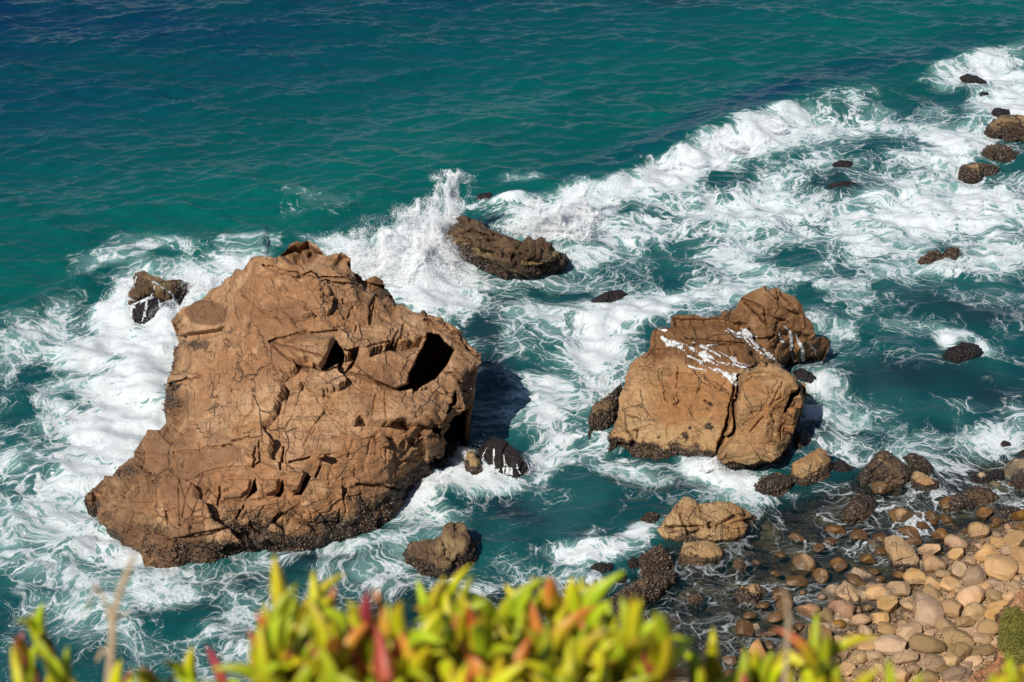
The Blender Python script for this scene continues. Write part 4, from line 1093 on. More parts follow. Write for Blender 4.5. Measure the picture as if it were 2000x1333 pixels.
runoff(R2, [(q5([(590, 425), (800, 500), (1010, 640)]), 10, 18, .28), (q5([(620, 430), (800, 455), (980, 540), (1070, 590)]), 6, 14, .3), (q5([(720, 560), (1020, 650)]), 5, 6, .2), (q5([(1010, 640), (1030, 670)]), 12, 8, .5), (q5([(830, 440), (890, 430)]), 4, 3, .3),
            (q5([(560, 410), (590, 425)]), 6, 5, .3), (q5([(530, 350), (580, 355)]), 3, 2, .2)], 'white sheet of froth sliding down the middle of the ochre rock', 3)
runoff(R2, [(q5([(950, 335), (1010, 370), (1070, 365)]), 4, 9, .5), (q5([(1060, 360), (1120, 430), (1200, 490), (1250, 540), (1280, 575)]), 12, 6, .4), (q5([(1050, 345), (1130, 380)]), 8, 5, .4)], 'narrow white stream in the cleft of the ochre rock', 9)
runoff(R2, [(q5([(1350, 360), (1352, 440), (1355, 530)]), 4, 4, .3), (q5([(1385, 370), (1410, 440), (1420, 525)]), 4, 6, .28), (q5([(1285, 350), (1300, 410)]), 3, 3, .15), (q5([(1310, 310), (1345, 350)]), 2, 3, .2), (q5([(1470, 390), (1495, 460)]), 2, 2, .15)], 'thin white trickles down the right knob of the ochre rock', 15)

# ------------------------------------------------------------------ spray thrown up by the waves
SPRAY = NT('spray')
_t = SPRAY.n('BsdfTranslucent', {'Color': (0.9, 0.92, 0.93, 1)}).outputs[0]
_d = SPRAY.n('BsdfDiffuse', {'Color': (0.95, 0.96, 0.97, 1)}).outputs[0]
SPRAY = SPRAY.done(SPRAY.n('MixShader', {0: 0.25, 1: _d, 2: _t}).outputs[0])


def spray(clouds, label, seed):
    """clouds of droplets: (px, py of the foot on the sea, half width m, half depth m, height m, lean x, lean y, count, size)"""
    r = np.random.default_rng(seed)
    C = []; SZ = []
    for (px, py, wx, wy, hh, lx, ly, cnt, sz) in clouds:
        cnt = int(cnt * 6.5); sz = sz * 0.46
        f = P(px, py, 0)
        t = r.random(cnt) ** 1.7
        x = r.normal(size=cnt) * 0.5; y = r.normal(size=cnt) * 0.5
        q = np.stack([x * wx * (1 - 0.3 * t), y * wy * (1 - 0.5 * t), t * hh], -1)
        q[:, 0] += lx * t * t; q[:, 1] += ly * t * t
        wsp = np.stack([fbm(q * 1.6 + 9 * seed, 3, seed), fbm(q * 1.6 + 5, 3, seed + 1), fbm(q * 1.6 + 2, 3, seed + 2)], -1)
        q += wsp * 0.5
        keep = (q[:, 2] > -0.1) & (fbm(q * np.array([2.6, 2.6, 1.3]) + seed, 3, seed + 5) + 0.5 * (1 - t) + 0.12 * r.normal(size=cnt) > 0.08)
        q = q[keep] + f
        C.append(q); SZ.append(1.35 * sz * r.uniform(0.35, 1.0, len(q)) ** 1.3 * (1 - 0.35 * t[keep]))
    C = np.concatenate(C); SZ = np.concatenate(SZ)
    n = len(C)
    bis = np.array(TOSUN) + np.array([0, -CP, SP]); bis /= np.linalg.norm(bis)
    N = bis + 0.38 * r.normal(size=(n, 3)); N /= np.linalg.norm(N, axis=1)[:, None]
    t1 = np.cross(N, r.normal(size=(n, 3))); t1 /= np.linalg.norm(t1, axis=1)[:, None]
    t2 = np.cross(N, t1)
    vs = np.stack([C + t1 * SZ[:, None], C + (-0.5 * t1 + 0.87 * t2) * SZ[:, None], C + (-0.5 * t1 - 0.87 * t2) * SZ[:, None]], 1).reshape(-1, 3)
    fs = np.arange(3 * n).reshape(-1, 3)
    base = np.array([C[:, 0].mean(), C[:, 1].mean(), 0])
    o = obj('sea_spray', mesh_np('sea_spray', vs - base, fs, False), SPRAY, None, base)
    tag(o, label, 'spray', kind='stuff')


spray([(866, 478, .7, .5, 3.0, .45, .3, 17000, .036), (832, 505, 1.0, .8, 2.2, -.2, .2, 18000, .036), (800, 545, 1.6, 1.0, 1.6, 0, .2, 22000, .036), (735, 540, 1.4, .8, 1.8, -.3, .3, 16000, .034), (690, 520, 1.0, .7, 1.1, -.5, .3, 6000, .03), (830, 450, 1.2, .5, .9, -.8, .4, 2600, .022), (770, 465, 1.4, .5, .8, -.8, .4, 1600, .02)],
      'white spray bursting up between the huge tan rock and the jagged dark rock', 4)
spray([(1070, 460, 1.4, .45, 1.5, .1, .1, 16000, .034), (1120, 430, .8, .4, 1.6, .7, .2, 10000, .032), (1010, 402, 1.3, .25, .3, 0, 0, 2500, .025)], 'white crest of spray to the right behind the jagged dark rock', 6)
spray([(1400, 290, 2.0, .6, .45, 0, .1, 7000, .026), (1480, 258, 1.4, .5, .45, 0, .1, 5000, .026), (1320, 325, 1.8, .5, .3, 0, 0, 3500, .024)], 'froth leaping along the crest of the breaker', 8)
spray([(252, 600, .5, .8, .8, -.2, .2, 3500, .028), (330, 630, .9, .5, .5, 0, 0, 3000, .026), (390, 570, 1.2, .5, .5, 0, .1, 3500, .026)], 'spray washing round the twin-peaked rock on the left', 10)
spray([(900, 905, .5, .4, .6, 0, .1, 3000, .024), (960, 920, 1.2, .4, .35, 0, 0, 3500, .024), (850, 945, .7, .4, .35, 0, 0, 2500, .024), (1375, 915, .5, .3, .4, 0, 0, 2200, .022)], 'splash at the right foot of the huge tan rock', 12)

# ------------------------------------------------------------------ cobbles
def cobble_mesh(seed, flat):
    import bmesh
    bm = bmesh.new()
    bmesh.ops.create_icosphere(bm, subdivisions=4, radius=1)
    V = np.array([v.co[:] for v in bm.verts])
    r = np.random.default_rng(seed)
    # cut by random planes, then soften: a water-worn stone
    for _ in range(9):
        n = r.normal(size=3); n /= np.linalg.norm(n)
        d = r.uniform(0.5, 0.85)
        s = V @ n
        V = V - np.outer(np.maximum(0, s - d) * 0.93, n)
    V *= (1 + 0.20 * fbm(V * 1.2 + seed, 3, seed))[:, None]
    V += V / np.linalg.norm(V, axis=1)[:, None] * (0.018 * fbm(V * 5 + seed, 3, seed + 1))[:, None]
    V /= np.abs(V).max(0)
    for v, c in zip(bm.verts, V): v.co = c
    me = bpy.data.meshes.new('cobble')
    bm.to_mesh(me); bm.free()
    me.polygons.foreach_set('use_smooth', np.ones(len(me.polygons), bool))
    return me


CM = [cobble_mesh(40 + i, 0) for i in range(12)]
TONES = {'t': ('cob_tan', 'tan'), 'g': ('cob_grey', 'grey-brown'), 'd': ('cob_dark', 'dark grey'), 'p': ('cob_pink', 'pinkish'), 'b': ('cob_brown', 'brown weed-stained')}
CMAT = {}
for i, me in enumerate(CM):
    for t, (mn, _) in TONES.items():
        c = me.copy(); c.name = 'cobble'; c.materials.append(M[mn]); CMAT[(i, t)] = c
# (x, y, width, height, turn, tone) in an enlarged view of the beach
COB = [(700, 460, 110, 95, 0, 't'), (600, 315, 95, 75, 0, 't'), (960, 400, 100, 80, 0, 'b'), (1145, 445, 80, 60, 0, 'b'), (910, 552, 82, 60, 0, 'b'), (1000, 595, 118, 78, 0, 't'), (1112, 535, 100, 85, -20, 't'), (860, 640, 118, 62, 5, 't'), (998, 661, 88, 60, 0, 't'), (875, 705, 118, 95, 10, 't'), (1007, 742, 78, 78, 0, 'g'),
       (1210, 597, 100, 62, -15, 't'), (1312, 590, 115, 100, 0, 't'), (1155, 655, 130, 100, -20, 't'), (1212, 730, 170, 118, 10, 't'), (1335, 660, 85, 95, 0, 't'), (1082, 785, 110, 110, 20, 'g'), (778, 785, 105, 82, 0, 't'), (870, 808, 85, 85, 0, 't'), (872, 862, 92, 85, 0, 'g'), (955, 826, 98, 82, 20, 't'), (690, 842, 115, 82, 10, 'g'),
       (575, 872, 108, 84, 0, 't'), (638, 926, 108, 88, 0, 't'), (390, 952, 128, 108, 15, 'p'), (185, 715, 118, 112, 0, 't'), (277, 770, 80, 88, 0, 't'), (150, 805, 112, 66, -10, 'b'), (375, 715, 76, 66, 0, 'b'), (502, 826, 46, 40, 0, 't'), (695, 768, 60, 46, 0, 'b'), (742, 922, 92, 98, -20, 'g'), (832, 965, 155, 135, 10, 'g'), (1080, 885, 135, 104, 0, 't'),
       (1190, 880, 84, 72, 20, 'g'), (1268, 882, 84, 62, 0, 't'), (975, 946, 118, 94, 10, 't'), (1085, 966, 118, 90, -10, 'g'), (1212, 957, 140, 92, 0, 't'), (940, 1030, 100, 84, 0, 'g'), (1040, 1020, 94, 68, 0, 'g'), (1166, 1052, 114, 88, 0, 'd'), (485, 1010, 104, 68, 5, 't'), (590, 996, 94, 64, 0, 't'), (520, 1060, 70, 68, 0, 'g'), (625, 1055, 122, 62, 0, 't'),
       (742, 1062, 126, 94, -35, 'g'), (660, 1142, 178, 96, 10, 'g'), (850, 1130, 182, 104, 0, 'd'), (1000, 1095, 160, 100, 15, 'g'), (1010, 1172, 106, 92, 20, 'd'), (1130, 1107, 92, 62, 0, 'g'), (1130, 1167, 124, 54, 0, 'd'), (970, 1216, 104, 92, 0, 'g'), (870, 1236, 106, 88, 0, 'd'), (730, 1207, 134, 74, -10, 'g'), (772, 1262, 84, 72, 0, 'd'),
       (690, 1300, 134, 104, -20, 't'), (842, 1312, 104, 66, 0, 'd'), (975, 1290, 124, 62, 0, 'd'), (1050, 1240, 64, 44, 0, 'g'), (600, 1262, 104, 94, 0, 'g'), (535, 1137, 134, 74, -20, 't'), (262, 1120, 128, 150, 0, 'p'), (160, 1130, 88, 72, 0, 'd'), (225, 957, 138, 76, -8, 'p'), (75, 870, 96, 62, 0, 'b'), (95, 932, 84, 64, 20, 'p'), (60, 987, 112, 56, -10, 'p'),
       (472, 950, 44, 38, 0, 't'), (526, 945, 54, 42, 0, 'd'), (185, 860, 32, 26, 0, 't'), (285, 882, 42, 36, 0, 't'), (305, 985, 90, 80, 0, 'd'), (1190, 810, 104, 54, -15, 'g'), (930, 767, 84, 48, 15, 'g'), (1332, 520, 54, 44, 0, 'b'), (1330, 738, 74, 64, 0, 't'), (1072, 690, 62, 54, 0, 'g'), (1266, 642, 62, 54, 0, 'g'), (1330, 450, 84, 62, 0, 'b'),
       (750, 545, 110, 60, 15, 'b'), (770, 590, 70, 44, 0, 't'), (590, 575, 70, 60, 0, 'b'), (160, 570, 80, 50, 0, 'b'), (355, 535, 90, 60, 0, 'b'), (485, 560, 80, 60, 0, 'b'), (330, 590, 70, 50, 0, 'b'), (270, 625, 60, 40, 0, 'b'), (580, 790, 70, 40, 0, 'b'), (600, 645, 60, 50, 0, 'b'), (1240, 1010, 80, 60, 0, 'g'), (1300, 820, 70, 50, 0, 'g'),
       (1260, 760, 60, 44, 0, 'g'), (1010, 850, 60, 60, 0, 'g'), (900, 900, 50, 44, 0, 't'), (1140, 830, 70, 54, 0, 't'), (1040, 1285, 70, 50, 0, 'd'), (1090, 1215, 80, 54, 0, 'g'), (920, 1270, 70, 60, 0, 'd'), (560, 1200, 90, 60, 0, 'g'), (470, 1130, 70, 50, 0, 'd'), (480, 1200, 90, 70, 0, 'g'), (400, 1180, 80, 60, 0, 'd'), (1290, 700, 50, 40, 0, 'g'),
       (-90, 985, 70, 44, 0, 'b'), (-30, 930, 60, 40, 0, 'b'), (20, 1070, 60, 44, 0, 'b'), (60, 660, 60, 34, 0, 'b'), (-60, 700, 50, 30, 0, 'b'), (40, 760, 50, 30, 0, 'b'), (-120, 1060, 90, 90, 0, 'b'), (-60, 1180, 110, 120, 0, 'p'), (60, 1250, 100, 70, 0, 'd'), (200, 1260, 100, 70, 0, 'g'), (330, 1290, 110, 80, 0, 'g'), (420, 1270, 90, 70, 0, 't'), (500, 1300, 100, 70, 0, 'g')]
rng = np.random.default_rng(12)
STONES = []


def add_cobble(px, py, w, hgt, turn, tone):
    g, z0 = PG(px, py, 0.1)
    sc = ppm(py, z0)
    a = 0.5 * w / sc
    hi = 0.5 * hgt / sc
    ratio = rng.uniform(0.62, 0.85)
    ang = PITCH + math.atan((py - 666) / FPX)
    b = hi / math.sqrt(math.sin(ang) ** 2 + (ratio * math.cos(ang)) ** 2)
    c = b * ratio
    q, z0 = PG(px, py, c * 0.5)
    me = CMAT[(int(rng.integers(12)), tone)]
    o = bpy.data.objects.new('cobble', me)
    COL.objects.link(o)
    zc = max(z0 + c * 0.5, -0.02 - 0.3 * c)
    q = P(px, py, zc)
    o.location = q
    o.rotation_euler = (rng.normal() * 0.12, rng.normal() * 0.12, -math.radians(turn) + rng.normal() * 0.08 + (math.pi if rng.random() < .5 else 0))
    o.scale = (a, b, c)
    STONES.append(dict(o=o, px=px, py=py, w=w, h=hgt, tone=tone, pos=np.array(q), r=max(a, b)))


for (a, b, w, hgt, turn, tone) in COB:
    add_cobble(1500 + a / 2.704, 840 + b / 2.704, w / 2.704 * 1.22, hgt / 2.704 * 1.2, turn, tone)
# the long slab and the pointed boulder get shapes of their own
SPECIAL = [([(1722, 1062), (1728, 1050), (1745, 1044), (1760, 1048), (1785, 1070), (1800, 1098), (1796, 1110), (1765, 1116), (1745, 1114), (1733, 1090)], 'long cracked pale slab boulder lying at the edge of the cobbles', [(1748, 1098), (1785, 1088)]),
           ([(1628, 1160), (1640, 1145), (1650, 1134), (1660, 1140), (1676, 1155), (1684, 1172), (1675, 1186), (1655, 1184), (1632, 1172)], 'pale pointed boulder with a peaked top at the edge of the shallows', [(1655, 1145), (1665, 1180)])]
for k, (out, lab, cr) in enumerate(SPECIAL):
    r = Rock(out, 0.9, None, base=-0.05, seed=700 + k, jit=0.5, flat=.5)
    r.crack(cr, 2.2, .1)
    r.relief(0.7, 0.08, 0.03, 0.08, 0.015)
    r.crust(0.16, 0.7, 0.01)
    o = r.build('boulder', M['pale'], depth=0.7)
    tag(o, lab, 'boulder')
    STONES.append(dict(o=None, px=np.mean([q[0] for q in out]), py=np.mean([q[1] for q in out]), w=70, h=60, pos=r.base, r=0.65))
# smaller cobbles filling the beach between them
tries = 0; filled = 0
while tries < 14000 and filled < 185:
    tries += 1
    px = rng.uniform(1400, 2060); py = rng.uniform(990, 1380)
    q, z0 = PG(px, py)
    s_ = float(shore_s(np.array([q[0]]), np.array([q[1]]))[0])
    if s_ < -1.6 or (s_ < 0.2 and rng.random() < 0.8): continue
    if px > 1945 and py > 1190: continue
    rad = rng.uniform(0.09, 0.28) if s_ > 0 else rng.uniform(0.12, 0.3)
    if any((q[0] - t['pos'][0]) ** 2 + (q[1] - t['pos'][1]) ** 2 < ((t['r'] * 0.72 + rad * 0.85)) ** 2 for t in STONES): continue
    if any(math.hypot(px - a, py - b) < r_ for a, b, r_ in BOULDERS_PX): continue
    add_cobble(px, py, rad * 2 * ppm(py), rad * 2 * ppm(py) * rng.uniform(.6, .85), rng.uniform(-30, 30), rng.choice(list('ttggdp')) if s_ > 0 else 'b')
    filled += 1
# what singles each cobble out
LANDS = [('the long pale slab boulder', 1762, 1080), ('the pale pointed boulder', 1656, 1160), ('the broad golden brown boulder', 1898, 976), ('the golden cracked boulder', 1464, 1161), ('the mossy cliff corner', 1985, 1240), ('the brown weedy boulder', 1675, 995), ('the largest pale cobble', 1948, 1110), ('the big blotched grey cobble', 1808, 1197),
         ('the widest smooth oval cobble', 1744, 1262), ('the large pinkish boulder', 1597, 1254)]
keys = {}
for t in STONES:
    if t['o'] is None: continue
    w = t['w']; asp = t['w'] / t['h']
    size = 'large' if w > 44 else 'mid-sized' if w > 29 else 'small' if w > 17 else 'tiny'
    shape = 'elongated' if asp > 1.6 else 'round' if asp < 1.2 else 'oval'
    l = min(LANDS, key=lambda L: math.hypot(L[1] - t['px'], L[2] - t['py']) + (1e4 if math.hypot(L[1] - t['px'], L[2] - t['py']) < 6 else 0))
    dx, dy = t['px'] - l[1], t['py'] - l[2]
    rel = ('right of' if dx > 0 else 'left of') if abs(dx) > abs(dy) else ('below' if dy > 0 else 'above')
    t['key'] = (size, shape, TONES[t['tone']][1], rel, l[0]); t['d'] = math.hypot(dx, dy)
    keys.setdefault(t['key'], []).append(t)
NTH = ['nearest', 'second', 'third', 'fourth', 'fifth', 'sixth', 'seventh', 'eighth', 'ninth', 'tenth', 'eleventh', 'twelfth']
for k, ls in keys.items():
    ls.sort(key=lambda t: t['d'])
    for i, t in enumerate(ls):
        lab = f"{k[0]} {k[1]} {k[2]} cobble {k[3]} {k[4]}"
        if len(ls) > 1: lab += f", {NTH[min(i, 11)]} such outwards" if i else ", nearest such"
        tag(t['o'], lab, 'cobble', 'cobbles on the beach')

# loose pebbles between the cobbles
cnt = 9000
px = rng.uniform(1480, 2100, cnt); py = rng.uniform(1000, 1400, cnt)
q = P(px, py, 0.3); zg = ground(q[:, 0], q[:, 1]); q = P(px, py, zg)
ss_ = shore_s(q[:, 0], q[:, 1])
q = q[ss_ > rng.normal(size=cnt) * 0.4 + 0.1]
n = len(q)
octv = np.array([[1, 0, 0], [-1, 0, 0], [0, 1, 0], [0, -1, 0], [0, 0, 1], [0, 0, -1]], float)
octf = np.array([[0, 2, 4], [2, 1, 4], [1, 3, 4], [3, 0, 4], [2, 0, 5], [1, 2, 5], [3, 1, 5], [0, 3, 5]])
sz = rng.uniform(0.02, 0.07, (n, 1, 1)) * np.array([1, .8, .6])
vs = (octv[None] * sz * rng.uniform(.7, 1.2, (n, 6, 1)) + q[:, None, :] + np.array([0, 0, .02])).reshape(-1, 3)
fs = (np.arange(n)[:, None, None] * 6 + octf[None]).reshape(-1, 3)
o = obj('pebbles', mesh_np('pebbles', vs, fs, True), M['cob_tan'])
tag(o, 'loose tan pebbles filling the gaps between the beach cobbles', 'pebbles', kind='stuff')

# ------------------------------------------------------------------ foot of the cliff at the right edge
OC = [(1872, 1345, .6), (1895, 1318, 1.0), (1935, 1295, 1.4), (1950, 1270, 1.7), (1952, 1225, 2.0), (1965, 1205, 2.3), (1978, 1170, 2.7), (2000, 1150, 3.0), (2080, 1120, 3.6), (2300, 1080, 5.0), (2400, 1300, 5.0), (2300, 1500, 3.5), (2000, 1500, 1.2), (1850, 1440, .2)]
CC = [(1990, 1220, 2.6), (1985, 1300, 2.0), (2050, 1200, 3.4), (2100, 1300, 3.3), (1940, 1340, 1.3), (2200, 1250, 4.2), (2050, 1400, 2.2)]
RC = Rock(OC, 2.5, CC, seed=55, jit=3)
RC.relief(0.6, 0.2, 0.05, 0.25, 0.05)
RC.wet = np.zeros(len(RC.px))
ms = np.exp(-(((RC.px - 1992) / 42) ** 2 + ((RC.py - 1245) / 55) ** 2)) * 1.0
o = RC.build('cliff_foot', M['cliff'], moss=ms)
tag(o, 'orange cliff corner with yellow-green moss at the lower right edge', 'cliff rock')
# moss tufts
rr = np.random.default_rng(2)
w = ms * (ms > 0.35)
pick = rr.choice(len(w), 9000, p=w / w.sum())
N = RC.normals()[pick]; C = RC.V[pick] + rr.normal(size=(9000, 3)) * 0.03
d = N + rr.normal(size=(9000, 3)) * 0.6; d /= np.linalg.norm(d, axis=1)[:, None]
sd = np.cross(d, rr.normal(size=(9000, 3))); sd /= np.linalg.norm(sd, axis=1)[:, None]
ln = rr.uniform(.05, .12, (9000, 1))
vs = np.stack([C - sd * .016, C + sd * .016, C + d * ln], 1).reshape(-1, 3)
mm = NT('moss')
mm = mm.done(mm.principled(Base_Color=mm.mix(mm.noise(mm.pos(), 3, 3), (0.09, 0.10, 0.012), (0.28, 0.25, 0.05)), Roughness=0.9))
mo = obj('moss', mesh_np('moss', vs - RC.base, np.arange(27000).reshape(-1, 3), False), mm, o)
mo['kind'] = 'stuff'

# ------------------------------------------------------------------ cliff top where the camera stands
gx = np.concatenate([np.arange(-40, -3, 1.5), np.arange(-3, 3, 0.05), np.arange(3, 41, 1.5)])
gy = np.concatenate([np.arange(-6, 0, 1.0), np.arange(0, 1.35, 0.05), np.arange(1.35, 27, 0.8)])
BX, BY = np.meshgrid(gx, gy)
edge = 1.02
bz = np.where(BY < edge, CAM_H - 1.10 - 0.10 * BY, CAM_H - 1.10 - 0.10 * edge - (BY - edge) * 1.30)
pp = np.stack([BX.ravel(), BY.ravel(), bz.ravel()], -1)
pp[:, 2] += 0.02 * fbm(pp * 7, 3, 4) + np.where(BY.ravel() > 2.5, 0.5 * fbm(pp * 0.3, 3, 8), 0)
pp[:, 2] = np.maximum(pp[:, 2], -2)
ii = np.arange(BX.size).reshape(BX.shape)
F = np.stack([ii[:-1, :-1], ii[:-1, 1:], ii[1:, 1:], ii[1:, :-1]], -1).reshape(-1, 4)
m = NT('cliff_soil')
p = m.pos()
c = m.mix(m.noise(p, 4, 5, 0.65), (0.05, 0.03, 0.015), (0.16, 0.09, 0.045))
ct = obj('cliff', mesh_np('cliff', pp, F), m.done(m.principled(Base_Color=c, Roughness=0.95, Normal=m.bump(m.noise(p, 12, 5), 0.7, 0.03))))
tag(ct, 'earthy cliff top and slope below the ice plants', 'cliff', kind='structure')


# ------------------------------------------------------------------ ice plants on the cliff edge
def leaf_mat(name, base, tip, edgec, at=(0.45, 1.0)):
    m = NT(name)
    t = m.attr('along')
    r = m.n('ObjectInfo').outputs['Random']
    c = m.mix(m.ss(m.math('ADD', t, m.math('MULTIPLY', m.math('SUBTRACT', m.noise(m.pos(), 25, 2), 0.5), 0.5)), at[0], at[1]), base, tip)
    c = m.mix(m.math('MULTIPLY', m.attr('keel'), 0.55), c, edgec)
    c = m.n('HueSaturation', {'Hue': m.math('ADD', 0.485, m.math('MULTIPLY', r, 0.03)), 'Saturation': 1.0, 'Value': m.math('ADD', 0.75, m.math('MULTIPLY', r, 0.45)), 'Color': c}).outputs[0]
    return m.done(m.principled(Base_Color=c, Roughness=0.42, Normal=m.bump(m.noise(m.pos(), 160, 2), 0.15, 0.002)))


LEAFM = [leaf_mat('ice_plant_leaf_green', (0.30, 0.42, 0.010), (0.42, 0.52, 0.014), (0.55, 0.40, 0.03)), leaf_mat('ice_plant_leaf_yellow', (0.46, 0.52, 0.008), (0.58, 0.50, 0.010), (0.58, 0.24, 0.03)),
         leaf_mat('ice_plant_leaf_red_tip', (0.44, 0.40, 0.012), (0.58, 0.14, 0.03), (0.58, 0.20, 0.04), (0.25, 0.9)), leaf_mat('ice_plant_leaf_red', (0.38, 0.10, 0.03), (0.36, 0.035, 0.04), (0.50, 0.12, 0.08), (0.1, 0.8))]
STEMM = NT('ice_plant_stem')
STEMM = STEMM.done(STEMM.principled(Base_Color=STEMM.mix(STEMM.noise(STEMM.pos(), 40, 3), (0.16, 0.05, 0.02), (0.30, 0.14, 0.05)), Roughness=0.7))


def leaf_mesh(curve, L, W):
    """three-sided tapering fleshy leaf rising along +z, bending towards +x"""
    V = []; al = []; ke = []; Fq = []
    K = 11; Sd = 9
    for k in range(K):
        t = k / (K - 1)
        a = curve * t * t
        x = L * t * math.sin(a) * 0.9; z = L * t * math.cos(a * 0.7)
        w = W * (0.62 + 0.5 * math.sin(min(1, t * 1.4) * math.pi * 0.55)) * (1 - t ** 2.6) ** 0.85 + 0.0006
        for j in range(Sd):
            th = 2 * math.pi * j / Sd
            rr_ = w * (0.80 + 0.26 * math.cos(3 * th))
            V.append((x + rr_ * math.cos(th) * math.cos(a), rr_ * math.sin(th), z - rr_ * math.cos(th) * math.sin(a)))
            al.append(t); ke.append(max(0, math.cos(3 * th)) ** 3)
    for k in range(K - 1):
        for j in range(Sd):
            Fq.append((k * Sd + j, k * Sd + (j + 1) % Sd, (k + 1) * Sd + (j + 1) % Sd, (k + 1) * Sd + j))
    me = mesh_np('leaf', np.array(V), np.array(Fq))
    attr(me, 'along', al); attr(me, 'keel', ke)
    return me


LEAVES = {}
for i, (cv, L, Wd) in enumerate([(-0.35, .046, .0062), (-0.6, .050, .0060), (0.15, .042, .0066), (-0.8, .048, .0058), (-0.2, .054, .0062), (0.3, .044, .0060)]):
    for j in range(4):
        me = leaf_mesh(cv, L, Wd); me.materials.append(LEAFM[j]); LEAVES[(i, j)] = me


def stem_mesh(h_):
    V = []; Fq = []
    for k in range(5):
        t = k / 4
        for j in range(7):
            th = 2 * math.pi * j / 7
            w = 0.006 - 0.002 * t
            V.append((w * math.cos(th) + 0.01 * math.sin(t * 2), w * math.sin(th), -h_ + h_ * t))
    for k in range(4):
        for j in range(7): Fq.append((k * 7 + j, k * 7 + (j + 1) % 7, (k + 1) * 7 + (j + 1) % 7, (k + 1) * 7 + j))
    me = mesh_np('stem', np.array(V), np.array(Fq)); me.materials.append(STEMM)
    return me


STEM = stem_mesh(0.28)
rl = np.random.default_rng(77)
PLANTS = []


def ice_plant(px, py, dist, n, size, red, lean=0.0):
    """px, py: where the tip of the shoot stands; dist: metres from the eye"""
    u = (px - 1000) / FPX; v = (666.5 - py) / FPX
    d = np.array([u, CP + v * SP, -SP + v * CP])
    v = (666.5 - py - 14 - (14 if px > 1280 else 0)) / FPX
    size *= 0.92
    d = np.array([u, CP + v * SP, -SP + v * CP])
    tip = np.array([0, 0, CAM_H]) + d * dist
    root = tip - np.array([lean * 0.01, 0, 0.044 * size])
    e = bpy.data.objects.new('ice_plant', None); COL.objects.link(e)
    e.location = root; e.scale = (size,) * 3
    e.empty_display_size = 0.02
    s = bpy.data.objects.new('stem', STEM); COL.objects.link(s); s.parent = e
    a0 = rl.uniform(0, 6.28)
    for k in range(n):
        # opposite pairs, each turned a quarter; the inner pair upright
        pair = k // 2
        az = a0 + math.pi * (k % 2) + pair * math.pi / 2 + rl.normal() * 0.25
        tilt = [0.06, 0.26, 0.48, 0.70, 0.9][min(pair, 4)] + rl.normal() * 0.10
        rr_ = rl.random()
        mt = 3 if rr_ < red * 0.12 else 2 if rr_ < red * 0.30 else (1 if rl.random() < .5 else 0)
        o = bpy.data.objects.new('leaf', LEAVES[(int(rl.integers(6)), mt)]); COL.objects.link(o); o.parent = e
        sc = (1.05 - 0.04 * pair) * rl.uniform(.85, 1.15)
        Mx = Matrix.Rotation(az, 4, 'Z') @ Matrix.Rotation(tilt + lean * 0.1, 4, 'Y') @ Matrix.Rotation(math.pi, 4, 'Z')
        o.matrix_local = Matrix.Translation((0.003 * math.cos(az), 0.003 * math.sin(az), -0.016 * pair)) @ Mx @ Matrix.Scale(sc, 4)
    PLANTS.append((e, px, py, n, size, red))


